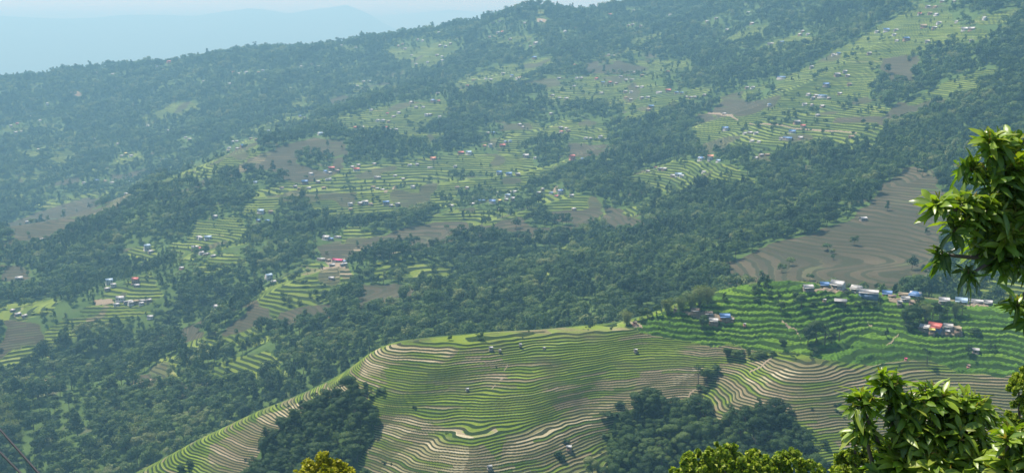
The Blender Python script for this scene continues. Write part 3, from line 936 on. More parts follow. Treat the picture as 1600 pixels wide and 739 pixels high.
def boxg(x0, x1, y0, y1, z0, z1):
    V = np.array([(x, y, z) for z in (z0, z1) for y in (y0, y1) for x in (x0, x1)], float)
    F = np.array([(0, 2, 3, 1), (4, 5, 7, 6), (0, 1, 5, 4), (1, 3, 7, 5), (3, 2, 6, 7), (2, 0, 4, 6)])
    return V, F
MC = {}
def cached(key, fn):
    if key not in MC: MC[key] = fn()
    return MC[key]
def wall_mesh(L, W, H, rise, mat):
    # gabled body on a plinth that reaches into the slope
    V = [(-L/2, -W/2, 0), (L/2, -W/2, 0), (L/2, W/2, 0), (-L/2, W/2, 0), (-L/2, -W/2, H), (L/2, -W/2, H), (L/2, W/2, H), (-L/2, W/2, H), (-L/2, 0, H + rise), (L/2, 0, H + rise)]
    F4 = [(0, 1, 5, 4), (2, 3, 7, 6), (1, 2, 6, 5), (3, 0, 4, 7), (4, 5, 9, 8), (6, 7, 8, 9)]
    F3 = [(5, 6, 9), (7, 4, 8)]
    v2, f2 = boxg(-L/2 - 0.3, L/2 + 0.3, -W/2 - 0.7, W/2 + 0.2, -3.5, 0.0)
    V = np.concatenate([np.array(V, float), v2])
    return mesh_np('wall', V, [np.concatenate([np.array(F4), f2 + 10]), np.array(F3)], [mat])
def roof_mesh(L, W, H, rise, mat, hip=False):
    o = 0.55; t = 0.10
    s = rise / (W / 2); ze = H - s * o
    hx = L / 2 + o * 0.8; rx = hx - (W / 2 if hip else 0)
    up = [(-hx, -W/2 - o, ze), (hx, -W/2 - o, ze), (hx, W/2 + o, ze), (-hx, W/2 + o, ze), (-rx, 0, H + rise), (rx, 0, H + rise)]
    V = np.array([(x, y, z + t + 0.02) for x, y, z in up] + [(x, y, z + 0.02) for x, y, z in up], float)
    F4 = [(0, 1, 5, 4), (2, 3, 4, 5), (7, 6, 10, 11), (9, 8, 11, 10), (1, 0, 6, 7), (3, 2, 8, 9)]
    F3 = [(1, 2, 5), (3, 0, 4), (8, 7, 11), (6, 9, 10)]
    F4 += [(2, 1, 7, 8), (0, 3, 9, 6)]
    if not hip:
        F3 = []; F4 = F4[:6] + [(1, 5, 11, 7), (5, 2, 8, 11), (0, 6, 10, 4), (4, 10, 9, 3)]
    return mesh_np('roof', V, [np.array(F4)] + ([np.array(F3)] if F3 else []), [mat])
def shed_roof(L, W, H, drop, mat):
    o = 0.4; t = 0.08
    V = []
    for dz in (0, t):
        V += [(-L/2 - o, -W/2 - o, H - drop + dz), (L/2 + o, -W/2 - o, H - drop + dz), (L/2 + o, W/2 + o, H + dz), (-L/2 - o, W/2 + o, H + dz)]
    F = [(0, 3, 2, 1), (4, 5, 6, 7), (0, 1, 5, 4), (1, 2, 6, 5), (2, 3, 7, 6), (3, 0, 4, 7)]
    return mesh_np('roof', V, np.array(F), [mat])

SHAPES = {  # length, width, wall height, roof rise
 'house': (7.6, 5.2, 2.7, 1.5), 'long shed': (12.0, 4.4, 2.3, 1.0), 'tall house': (6.6, 5.4, 4.9, 1.5), 'hut': (3.6, 3.0, 1.9, 0.8), 'open shed': (7.0, 4.0, 2.3, 0.7)}

def house(x, y, zg, rz, roofc, wallc='mud', kind='house', scale=1.0, detail=1, hip=False, wide=1.0):
    L, W, H, rise = SHAPES[kind]; L *= wide
    nm = {'house': 'house', 'long shed': 'long_shed', 'tall house': 'tall_house', 'hut': 'field_hut', 'open shed': 'open_shed'}[kind]
    root = empty(nm, (x, y, zg), rz, scale)
    key = (kind, wide)
    if kind == 'open shed':
        for sx in (-1, 0, 1):
            for sy in (-1, 1):
                V, F = boxg(sx * (L/2 - 0.2) - 0.09, sx * (L/2 - 0.2) + 0.09, sy * (W/2 - 0.2) - 0.09, sy * (W/2 - 0.2) + 0.09, -2.5, H - (0.0 if sy > 0 else rise) - 0.02)
                link('post', cached(('post', key, sx, sy), lambda: mesh_np('post', V, F, [M_WOOD])), root)
        link('back_wall', cached(('bw', key, wallc), lambda: mesh_np('back_wall', *boxg(-L/2 + 0.3, L/2 - 0.3, W/2 - 0.3, W/2 - 0.18, -2.5, H - 0.12), [WALL[wallc]])), root)
        link('roof', cached(('sroof', key, roofc), lambda: shed_roof(L, W, H, rise, ROOF[roofc])), root)
        return root
    link('wall', cached(('wall', key, wallc), lambda: wall_mesh(L, W, H, rise, WALL[wallc])), root)
    rf = link('roof', cached(('roof', key, roofc, hip), lambda: roof_mesh(L, W, H, rise, ROOF[roofc], hip)), root)
    if detail >= 1:
        yw = -W/2
        def door():
            return mesh_np('door', *boxg(-0.5, 0.5, yw - 0.06, yw + 0.02, 0.02, 1.9), [M_WOOD])
        link('door', cached(('door', kind), door), root)
        levels = [1.0] + ([3.3] if kind == 'tall house' else [])
        xs = (-0.32, 0.32) if kind != 'hut' else ()
        for zl in levels:
            for k in xs:
                xc = k * L
                w = link('window', cached(('win', key, zl, k), lambda: mesh_np('window', *boxg(xc - 0.42, xc + 0.42, yw - 0.05, yw + 0.02, zl, zl + 0.95), [M_GLASSD])), root)
                if detail >= 2:
                    fr = join([boxg(xc - 0.52, xc + 0.52, yw - 0.09, yw - 0.052, zl + 0.95, zl + 1.04), boxg(xc - 0.52, xc + 0.52, yw - 0.09, yw - 0.052, zl - 0.09, zl), boxg(xc - 0.52, xc - 0.42, yw - 0.088, yw - 0.052, zl, zl + 0.95), boxg(xc + 0.42, xc + 0.52, yw - 0.088, yw - 0.052, zl, zl + 0.95)])
                    link('frame', cached(('frm', key, zl, k), lambda: mesh_np('frame', *fr, [M_FRAME])), w)
        if detail >= 2:
            # lean-to porch along the front
            def porch():
                V = []
                for dz in (0, 0.07):
                    V += [(-L/2 - 0.3, yw - 1.9, H - 0.95 + dz), (L/2 + 0.3, yw - 1.9, H - 0.95 + dz), (L/2 + 0.3, yw - 0.02, H - 0.35 + dz), (-L/2 - 0.3, yw - 0.02, H - 0.35 + dz)]
                return mesh_np('porch_roof', V, np.array([(0, 3, 2, 1), (4, 5, 6, 7), (0, 1, 5, 4), (1, 2, 6, 5), (2, 3, 7, 6), (3, 0, 4, 7)]), [ROOF['grey' if roofc in ('grey', 'brown', 'white') else roofc]])
            if H < 4:
                link('porch_roof', cached(('porch', key, roofc), porch), root)
                for k in (-0.5, 0.0, 0.5):
                    link('post', cached(('ppost', key, k), lambda: mesh_np('post', *boxg(k * L - 0.07, k * L + 0.07, yw - 1.84, yw - 1.7, -2.5, H - 0.94), [M_WOOD])), root)
            link('ridge_cap', cached(('cap', key, roofc), lambda: mesh_np('ridge_cap', *boxg(-L/2 - (0.4 if not hip else -W/2 + 0.1), L/2 + (0.4 if not hip else -W/2 + 0.1), -0.16, 0.16, H + rise + 0.08, H + rise + 0.18), [ROOF['grey' if roofc in ('white', 'grey', 'brown') else roofc]])), rf)
    return root

c_ = {'w': 'white', 'g': 'grey', 'b': 'blue', 'l': 'pale blue', 'r': 'red', 'o': 'orange', 'n': 'brown', 't': 'tan', 'y': 'yellow', 'p': 'pink'}
# far houses: photo position, roof colour, optional letters: L long, T tall, B big, W white walls, S small
FAR = '''27,193,r 17,196,w 25,207,w 34,206,w 50,182,w 63,188,w 74,163,wT 69,218,w 61,233,w 246,104,b 254,109,w 264,97,rB 176,116,w 152,114,w 302,110,w 318,127,w
231,197,w 263,204,w 277,205,w 290,215,w 296,218,w 147,217,w 184,225,w 190,243,w 205,243,w 197,240,y 253,250,t 260,249,l 152,282,b 165,283,n 176,285,wL 131,286,w 204,284,l 197,303,w 42,347,w 66,375,w 301,256,w 311,370,w
326,126,w 335,124,w 351,119,w 365,113,r 373,115,w 385,113,w 411,110,w 404,113,t 359,131,w 471,104,w 498,104,w 455,138,w 478,139,w 534,71,w 556,75,w 550,134,w 558,135,w 568,127,w 577,127,w 623,72,w 633,76,w 629,69,t 620,98,w 469,181,b 476,184,w 580,172,w 605,177,r 623,176,w 620,148,w 615,182,w 590,188,w 598,188,w
363,222,w 358,231,w 357,235,t 371,232,w 380,229,bB 370,221,w 410,218,wL 401,218,t 420,205,l 392,216,t 501,210,lB 555,199,r 566,199,w 550,205,w 593,203,w 602,199,r 588,204,t 611,203,w 619,202,w 607,190,t
486,272,w 509,268,b 518,264,rB 516,270,w 527,267,n 551,261,w 560,258,w 557,265,rB 585,256,w 476,285,bB 440,294,n 461,291,w 468,294,t 482,294,w 497,284,w 513,280,wL 590,277,wL 617,274,w 630,279,w 589,295,w 598,296,w 583,293,t 506,294,t 399,285,l 570,316,wB 579,319,t 563,318,w 603,317,bB 621,320,g 611,321,w 547,319,w 548,326,t 596,339,WwB 408,331,lB 423,332,t 404,345,b 418,346,b 336,339,w
666,180,w 672,179,w 687,182,w 861,178,w 812,195,w 817,199,w 762,208,w 771,208,b 790,222,b 797,220,b 785,228,rB 757,228,o 766,229,WT 876,199,w 885,201,w 877,206,r 888,204,t 915,216,w 923,216,w 938,214,w 947,217,w 720,239,rB 733,239,WlB 677,248,oB 822,244,wB 836,247,w 894,248,rBT 910,248,b 652,257,w 640,258,w 672,261,wL 711,260,w 780,272,bBT 795,272,bB 809,273,w 645,292,w 714,292,t 730,294,w 779,304,WwT 796,300,w 805,300,w 742,311,g 738,319,w 753,316,bB 770,316,WbB 781,314,y 793,306,l 791,312,w 801,313,wT 705,322,w 848,297,wT 842,300,w 861,301,b 876,302,WbBT 869,306,r 893,305,w 780,327,w 897,327,w
781,33,w 771,36,w 845,33,w 820,36,w 785,50,r 778,51,w 781,57,w 772,58,t 765,58,w 765,65,t 797,61,w 685,51,w 653,62,w 660,64,w 688,71,w 696,72,w 704,68,w 729,79,w 643,86,w 683,86,w 691,88,w 691,94,w 650,100,w 668,97,w 837,68,wB 829,73,t 835,91,bB 786,115,w 800,118,b 759,123,w 767,124,w 740,125,t 765,131,r 730,134,r 809,123,w 953,23,r 944,34,w 883,49,w 899,102,r 951,86,w 958,87,w 873,123,w 901,122,w 908,122,w 932,123,r 942,129,b 953,129,r 897,134,w 863,149,w 874,153,w 885,154,w 940,145,w 665,145,wL 676,145,w 684,146,w 646,150,w 643,160,w 677,158,bB 685,158,r 650,167,w 661,167,w
988,39,w 982,40,w 1001,41,w 990,17,w 1047,25,wT 1051,30,w 1105,34,w 1119,29,w 1136,47,w 1148,46,w 1175,37,w 1169,20,w 1252,18,w 1250,54,w 1262,54,w 1254,49,w 1204,68,wL 1222,66,b 1175,82,w 1184,82,w 1190,78,w 1268,106,wT 1221,122,bBL 970,120,w 978,125,w 987,124,wL 963,130,w 992,113,w 1003,118,t 1043,112,r 995,136,w 1003,136,w 1167,137,w 1176,137,w 977,143,w 986,144,w 978,153,t 985,156,w 1003,153,w 1012,152,w 1030,144,wL 1044,142,rB 1057,145,b 1065,145,b 1072,151,w 1079,152,w 1086,151,w 1101,149,w 1017,167,bB 1013,172,t 1263,148,w 1275,149,w 1270,154,w 1257,163,w 1269,164,w 1202,164,b
1450,11,w 1461,11,t 1472,3,w 1491,2,w 1437,22,r 1453,21,t 1463,23,w 1385,48,bB 1370,50,w 1400,47,w 1397,54,w 1443,42,tB 1460,44,w 1416,62,bB 1401,63,w 1449,65,w 1495,34,w 1507,46,wB 1518,46,wB 1538,30,WwT 1467,36,w 1518,64,w 1310,84,b 1302,86,w 1358,84,w 1308,117,wB 1320,112,w 1324,118,w 1327,132,t 1291,134,bB 1312,146,w 1285,151,bBL 1295,153,w 1285,166,w
1134,202,WbB 1132,178,w 1164,208,w 1172,207,w 1181,208,w 1175,220,w 1186,221,w 1245,192,gB 1255,197,r 1238,206,WbB 1231,217,bBL 1221,217,w 1251,216,w 1190,243,w 1199,242,t 1181,248,w 1096,249,WbB 1110,249,oBT 1123,252,l 1024,261,r 1031,264,w 1012,267,w 1038,264,w 1060,273,lB 1051,275,w 1065,275,w 1100,268,w 1278,180,w 1330,214,t 1349,343,w
230,389,lBT 236,393,w 269,393,w 226,416,w 284,419,wP 171,443,lBT 177,446,w 168,452,w 212,441,rBT 214,446,w 188,468,wB 182,476,w 200,470,wL 213,471,t 222,469,wL 232,469,g 205,474,g 221,475,w 235,496,w 30,436,wB 28,492,w 38,493,w 20,484,w 57,597,wL 305,388,wB 308,392,n 315,396,w 322,397,wL 333,400,w 313,372,w 325,372,lB 314,388,r
510,373,WwB 517,374,b 528,371,wL 502,405,wL 513,407,n 528,408,pBL 540,409,b 537,413,wL 519,415,g 518,436,w 412,441,wL 420,436,lBT 427,440,w 338,481,WgB'''
ANCH = [(25,198,'deep in the hazy slope'),(62,182,'among hazy trees below the bare scar'),(255,104,'on the hazy ridge below the lone pines'),(165,115,'on the lowest stretch of wooded skyline'),
 (312,120,'just under the hazy skyline'),(270,204,'above the small hazy terraces'),(170,221,'in the hazy woods'),(198,243,'above the pale hazy meadow'),(257,250,'at the foot of the hazy slope'),(165,284,'beside the hazy fallow field'),
 (50,360,'on the bare brown spur'),(197,303,'at the tip of the bare brown spur'),(376,114,'on the slope under the skyline trees'),(465,104,'alone in the upper hazy woods'),(466,138,'on the hazy green knoll'),(545,73,'on the skyline beside tall trees'),
 (564,130,'above the pinkish hazy field'),(628,72,'on the upper green clearing'),(472,183,'on the shoulder above the brown field'),(605,180,'at the top of the bright terraces'),(370,228,'strung along the terraced ridge'),(501,210,'at the top of the brown field'),
 (560,200,'beside the square brown plot'),(603,202,'in the row of red roofs'),(518,267,'below the big brown field'),(557,262,'by the footpath terraces'),(475,288,'on the green terraces by the grove'),(590,290,'in the middle of the stepped fields'),(580,318,'on the low terraces by the hedge'),(412,338,'among dark trees beside terraces'),
 (677,180,'in the wooded gap'),(820,195,'on the pale meadow slope'),(766,208,'on the grassy shoulder'),(790,225,'around the temple knoll'),(882,203,'around the red house'),(930,216,'above the dark ploughed plot'),(727,239,'on the scrubby knoll'),(828,246,'beside the round grove'),(900,248,'below the dark ploughed plot'),
 (660,257,'on the upper paddy steps'),(790,272,'on the small paddy steps'),(720,293,'below the dark hedge'),(780,312,'beside the ploughed field'),(870,302,'at the corner of the ploughed field'),(780,40,'on the wooded summit'),(845,33,'on the orange landslip'),(779,55,'below the wooded summit'),(690,75,'on the small ridge clearing'),(685,90,'on the lower ridge clearing'),(650,64,'near the ridge trees'),
 (835,75,'on the narrow spur'),(835,91,'at the head of the narrow terraces'),(780,122,'on the narrow terraces'),(950,28,'on the skyline shoulder'),(953,86,'on the wooded upper spur'),(905,125,'on the middle hazy terraces'),(945,126,'along the upper lane'),(872,151,'on the scrub above the grove'),(665,147,'along the pale path'),(672,163,'on the green steps under the path'),
 (990,40,'high in the hazy forest'),(1048,28,'at the thin clearing'),(1142,46,'in the thick upper forest'),(1112,32,'in the highest forest'),(1256,52,'on the crest of the forest ridge'),(1213,67,'on the forest ridge'),(1183,80,'in the forest hollow'),(1268,106,'beside the leafy gully'),(1221,122,'on the bright ridge field'),(985,118,'at the edge of the brown clearing'),(1000,136,'below the brown clearing'),(1172,137,'at the forest corner'),
 (990,150,'on the hazy paddy steps'),(1050,143,'with the red roof'),(1080,151,'on the long green terraces'),(1017,168,'under the hazy paddy steps'),(1268,156,'on the great terraced slope'),(1202,164,'on the bushy terrace'),(1465,10,'on the topmost terraces'),(1450,22,'on the terraces below the top'),(1390,50,'on the upper field edge'),(1450,42,'on the tan yard'),(1412,63,'around the blue tarpaulin roof'),
 (1512,46,'on the forest shoulder'),(1538,30,'among dark upper trees'),(1308,85,'above the row of tall trees'),(1315,116,'under the row of tall trees'),(1291,134,'on the brightest terraces'),(1288,155,'with the blue sheet roof'),(1134,190,'on the pale dirt road'),(1173,208,'on the green shelf'),(1180,221,'under the green shelf'),(1245,195,'at the bend of the dirt road'),(1235,214,'below the dirt road'),(1190,244,'at the forest edge terrace'),
 (1106,250,'on the curved green rim'),(1025,264,'at the point of the green rim'),(1058,274,'in the middle of the fan terraces'),(1278,180,'above the dirt road'),(1330,214,'on the bare terraces'),(1349,343,'on the big fallow slope'),(232,392,'beside the big round tree'),(277,405,'near the red mud house'),(172,446,'above the fan field'),(212,443,'above the row of sheds'),(207,472,'in the row of sheds'),(30,440,'in the brown woodland clearing'),
 (28,490,'on the low meadow'),(57,597,'on the pale track'),(312,392,'in the huddle below stepped fields'),(320,371,'on the stepped fields'),(516,373,'at the head of the lane'),(525,409,'around the bright pink roof'),(518,436,'on the striped terraces'),(419,439,'on the grassy knoll among trees'),(338,481,'under the tree belt')]
ORD = ['first', 'second', 'third', 'fourth', 'fifth', 'sixth', 'seventh', 'eighth', 'ninth', 'tenth', 'eleventh', 'twelfth']

def place_far():
    P = []
    for tok in FAR.split():
        a, b_, c = tok.split(',')
        P.append((float(a), float(b_), c))
    x, y, h = cast([p[0] for p in P], [p[1] + 1.5 for p in P], 890)
    ok = ~np.isnan(h)
    z, _, _ = terr(np.where(ok, x, 0), np.where(ok, y, 1000))
    recs = []
    rng = np.random.default_rng(3)
    for i, (px, py, c) in enumerate(P):
        if not ok[i]: print('no ground for house', px, py); continue
        col = ([c_[k] for k in c if k in c_] + ['white'])[0]
        wall = 'white' if 'W' in c else ('pink' if 'P' in c or (col in ('red', 'orange') and rng.random() < 0.25) else ('white' if col == 'pale blue' else rng.choice(['mud', 'stone', 'white', 'white', 'mud'])))
        kind = 'long shed' if 'L' in c else ('tall house' if 'T' in c else 'house')
        big = 'B' in c
        if col == 'tan': wall = 'mud'
        near = h[i] < 1950
        sc = (1.12 if big else rng.uniform(0.66, 0.86)) * (1 + 0.30 * sstep(1000, 3200, h[i]))
        az = math.atan2(x[i], y[i])
        rz = -az + rng.uniform(-0.6, 0.6)
        o = house(float(x[i]), float(y[i]), float(z[i]) + CAMZ + 0.2, rz, col, wall, kind, float(sc), 1 if near else 0, hip=bool(rng.random() < 0.15))
        k = min(range(len(ANCH)), key=lambda j: math.hypot((ANCH[j][0] - px), (ANCH[j][1] - py) * 1.6))
        recs.append((o, k, ('big ' if big else 'small ') + col, kind, px, py))
        KEEPOUT.append((x[i] * (1 - 6 / h[i]), y[i] * (1 - 6 / h[i]), 8.5))
    from collections import defaultdict
    D = defaultdict(list)
    for r_ in recs: D[(r_[1], r_[2], r_[3])].append(r_)
    noun = {'house': 'low house', 'tall house': 'two-storey house', 'long shed': 'long house'}
    for (k, col, kind), L in D.items():
        L.sort(key=lambda r_: r_[4])
        for j, r_ in enumerate(L):
            cc = col.replace('tan', 'straw-coloured')
            if len(L) == 1: lab = '%s %s with %s roof %s' % (cc.split()[0], noun[kind], ' '.join(cc.split()[1:]), ANCH[k][2])
            else: lab = '%s %s with %s roof, %s from left %s' % (cc.split()[0], noun[kind], ' '.join(cc.split()[1:]), ORD[j], ANCH[k][2])
            tag(r_[0], lab, 'house', 'houses of the villages across the valley')
place_far()

# ---- the village and huts on the terraced spur: position of the base middle, width in photo pixels
NEARH = [
 (1288,448,16,'blue','mud','house',0.1,False,'blue tin roofed house at the top end of the ridge hamlet'),
 (1309,451,24,'white','white','house',-0.35,False,'big white-walled house with pale grey roof beside the topmost blue roof'),
 (1262,456,18,'white','stone','house',0.35,False,'low stone house with whitish patched roof just below the hilltop field'),
 (1313,479,22,'grey','mud','open shed',0.0,False,'open-sided shed with long grey roof alone on the lush terraces'),
 (1288,475,7,'white','mud','hut',0.2,False,'tiny pale hut beside the open-sided shed'),
 (1338,456,20,'grey','white','house',-0.3,True,'grey hip-roofed house between the white house and the long roof'),
 (1357,466,33,'white','blue','long shed',-0.06,False,'long whitish roof house with blue wall in the ridge hamlet'),
 (1386,461,17,'blue','mud','house',0.0,False,'blue roofed house standing behind the timber frame'),
 (1394,466,14,'brown','mud','open shed',0.1,False,'brown open timber shed in front of the blue roof'),
 (1412,464,18,'tan','mud','long shed',-0.05,False,'straw-coloured roofed shed between the two blue roofs'),
 (1414,471,15,'grey','white','house',0.2,False,'grey roofed hut with pale wall under the straw-coloured shed'),
 (1430,466,20,'blue','white','house',-0.25,True,'blue hip-roofed house at the downhill end of the hamlet'),
 (1405,480,10,'grey','stone','hut',0.2,False,'small grey hut low at the hamlet edge'),
 (1424,478,9,'brown','mud','hut',-0.2,False,'small rusty hut below the blue hip-roofed house'),
 (1475,474,18,'white','stone','house',0.05,False,'pale roofed house in the row behind the bamboo'),
 (1502,474,20,'pale blue','white','house',0.0,False,'pale blue roofed house in the row behind the bamboo'),
 (1525,475,22,'white','white','long shed',0.0,False,'long white roofed house under the hanging leaves'),
 (1544,477,14,'grey','stone','house',-0.1,False,'grey roofed house at the end of the row under hanging leaves'),
 (1461,518,23,'red','blue','house',-0.25,False,'red roofed house with dark blue walls in the lower farmyard'),
 (1445,519,17,'white','stone','house',-0.25,False,'white roofed outbuilding beside the red roofed house'),
 (1481,517,16,'grey','white','house',0.0,False,'grey sheet roofed house on the other side of the red roof'),
 (1496,524,13,'tan','mud','hut',0.0,False,'straw-coloured lean-to at the farmyard edge'),
 (1480,525,9,'white','mud','hut',0.1,False,'small white roofed hut in front of the grey sheet roof'),
 (1455,526,12,'yellow','mud','hut',0.3,False,'yellowish covered stack in front of the red roofed house'),
 (1087,495,15,'brown','mud','house',-0.3,False,'brown roofed mud house in the bamboo farmstead'),
 (1107,500,14,'brown','stone','house',0.2,False,'dark rusty roofed house behind the round dark tree'),
 (1132,503,19,'blue','mud','house',0.15,False,'blue roofed house in the farmstead beside the bamboo'),
 (1115,510,17,'white','mud','house',-0.1,False,'pale roofed house in front of the farmstead blue roof'),
 (1143,506,8,'grey','mud','hut',0.2,False,'small grey hut at the foot of the farmstead blue roof'),
 (1163,515,6,'white','pink','hut',0.2,False,'tiny pinkish hut alone beyond the bamboo farmstead'),
 (1055,491,8,'brown','mud','hut',0.0,False,'small brown hut at the foot of the bamboo'),
 (992,510,9,'brown','pink','hut',-0.2,False,'reddish hut on the crest below the first bamboo clump'),
 (767,551,9,'white','stone','hut',0.1,False,'white roofed hut high on the striped paddies'),
 (781,554,6,'grey','stone','hut',0.0,False,'small grey hut next to the white roofed paddy hut'),
 (730,614,7,'white','stone','hut',0.3,False,'whitish hut at the foot of the zigzag path'),
 (813,546,6,'white','stone','hut',0.0,False,'tiny pale hut on the hedge line of the paddies'),
 (850,548,6,'grey','stone','hut',0.0,False,'tiny grey hut on a green paddy rib'),
 (993,554,8,'grey','stone','hut',0.1,False,'grey hut among the upper olive paddies'),
 (889,708,12,'white','mud','hut',-0.1,False,'pale roofed hut beside the low bushes of the paddies'),
 (765,738,11,'grey','stone','hut',0.3,False,'grey hut cut by the lower edge of the view'),
 (1524,554,14,'grey','stone','hut',0.0,False,'low grey roofed hut on the lower lush terraces'),
 (1415,565,6,'pink','pink','hut',0.0,False,'tiny pink hut above the leafy branches'),
 (1513,576,7,'brown','pink','hut',0.0,False,'small reddish hut on the lowest lush terrace'),
]
def place_near():
    x, y, h = cast([p[0] for p in NEARH], [p[1] for p in NEARH], 480, 860, 0.7)
    for i, (px, py, w, rc, wc, kind, rz, hip, lab) in enumerate(NEARH):
        if np.isnan(h[i]): print('no ground near house', px, py); continue
        hh = h[i] + 2.0
        X, Y = x[i] / h[i] * hh, y[i] / h[i] * hh
        q = terr(np.array([X, X, X + 2.5, X - 2.5]), np.array([Y, Y - 2.5, Y, Y]))[0]
        z = float(np.max(q)) + CAMZ + (0.15 if kind != 'hut' else 0.4)
        L = SHAPES[kind][0] + 1.0
        sc = w * h[i] / FPX / L * (0.9 if kind != 'hut' else 0.78)
        house(float(X), float(Y), z, rz - math.atan2(X, Y), rc, wc, kind, float(sc), 2 if kind in ('house', 'tall house', 'long shed') else 1, hip)
        o = COL.objects[-1]
        while o.parent: o = o.parent
        tag(o, lab, 'shed' if kind == 'open shed' else ('hut' if kind == 'hut' else 'house'), 'buildings of the ridge hamlet' if kind != 'hut' else 'small huts on the terraced spur')
        KEEPOUT.append((X, Y, 8))
place_near()

def build_forest():
    x, y = forest_points()
    c = cover(x, y)
    r = np.hypot(x, y)
    hedge = fbm(x / 60 + 2, y / 30, 61, 2)
    dens = np.where(c['field'] > 0.5, np.where(c['B'] > 0.5, 0.02, 0.055) + 0.5 * sstep(0.33, 0.5, hedge) * (c['B'] < 0.5), 0.97)
    thin = fbm(x / 120, y / 120, 63, 3)
    clump = fbm(x / 38 + 8, y / 38, 68, 2)
    far_f = (c['field'] > 0.5) & (c['B'] < 0.5)
    dens = np.where(far_f, dens + 0.7 * sstep(0.20, 0.34, clump), dens)
    dens = np.where(c['field'] > 0.5, dens, dens - 0.6 * sstep(0.12, 0.4, thin))
    cyv = np.interp(x, CREST[:, 0], CREST[:, 1])
    dens = np.where((r < 872) & (y < cyv + 16), 0, dens)
    dens = np.where(c['E'] > 0.5, 0, dens)
    dens = np.where(np.abs(np.degrees(np.arctan2(x, y))) > 30.9, 0.9, dens)
    ok = RNG.uniform(size=len(x)) < dens
    for (kx, ky, kr) in KEEPOUT:
        ok &= ~(((x - kx) ** 2 + (y - ky) ** 2) < kr * kr)
    x, y, r = x[ok], y[ok], r[ok]; fld = c['field'][ok] > 0.5
    n = len(x)
    z, hb, _ = terr(x, y)
    out = np.abs(np.degrees(np.arctan2(x, y))) > 30.9
    z[out] = rough(x[out], y[out])[0]
    patch = fbm(x / 140 + 4, y / 140, 65, 2)
    u = RNG.uniform(size=n)
    idx = np.where(u < 0.78, RNG.integers(0, 4, n), np.where(u < 0.93, RNG.integers(4, 6, n), 6))
    idx = np.where((patch > 0.22) & (u < 0.6), RNG.integers(4, 6, n), idx)
    idx = np.where((patch < -0.42) & (u < 0.35), 7, idx)
    hs = RNG.uniform(9.0, 19.0, n) * (1 + 0.25 * fbm(x / 90, y / 90, 67, 2)) * np.where(fld, 0.66, 1)
    hs = hs * (1 + 0.22 * sstep(1000, 2600, r))
    near_house = np.full(n, 1e9)
    for (kx, ky, kr) in KEEPOUT: near_house = np.minimum(near_house, np.hypot(x - kx, (y - ky) * 0.8))
    hs = hs * (0.55 + 0.45 * sstep(14, 40, near_house))
    big = RNG.uniform(size=n) < np.where(near_house < 55, 0, np.where(r > 2900, 0.12, 0.05))
    hs = np.where(big, hs * 1.45, hs)
    wd = hs * RNG.uniform(0.9, 1.2, n) * np.where(np.isin(idx, (4, 5)), 1.15, 1.0)
    scatter('distant_forest', x, y, z + CAMZ - 0.5, np.stack([wd, wd, hs], 1), np.stack([RNG.normal(0, 0.05, n), RNG.normal(0, 0.05, n), RNG.uniform(0, 6.28, n)], 1), idx, forest_kinds,
            'dense green forest covering the hazy mountainside between the fields')
    return n
build_forest()

# ------------------------------------------------------------------ trees one can tell apart, on the spur
PROTO = {}
def tree_meshes(kind, seed, mat=M_FOREST, matn='f'):
    key = (kind, seed, matn)
    if key not in PROTO:
        n = {'broad': 2400, 'tall': 1500, 'airy': 800, 'bamboo': 2600, 'bush': 1100}[kind]
        leaf = {'broad': 0.048, 'tall': 0.04, 'airy': 0.035, 'bamboo': 0.042, 'bush': 0.085}[kind]
        PROTO[key] = (crown_mesh('crown', kind, n, leaf, seed * 31 + len(kind), mat), trunk_mesh('trunk', kind, seed))
    return PROTO[key]
NAMES = {'broad': 'broadleaf_tree', 'tall': 'slender_tree', 'airy': 'sparse_tree', 'bamboo': 'bamboo_clump', 'bush': 'bush'}
def plant(x, y, z, kind, h, w, label, group, seed=None, mat=None, matn='f'):
    seed = random.randint(0, 3) if seed is None else seed
    cm, tm = tree_meshes(kind, seed, mat or (M_BAMBOO if kind == 'bamboo' else M_GROVE), matn)
    o = empty(NAMES[kind], (x, y, z), random.uniform(0, 6.28), (w, w, h))
    link('trunk' if kind not in ('bamboo', 'bush') else 'stems', tm, o)
    link('crown' if kind != 'bush' else 'foliage', cm, o)
    tag(o, label, {'bamboo': 'bamboo', 'bush': 'bush'}.get(kind, 'tree'), group)
    return o
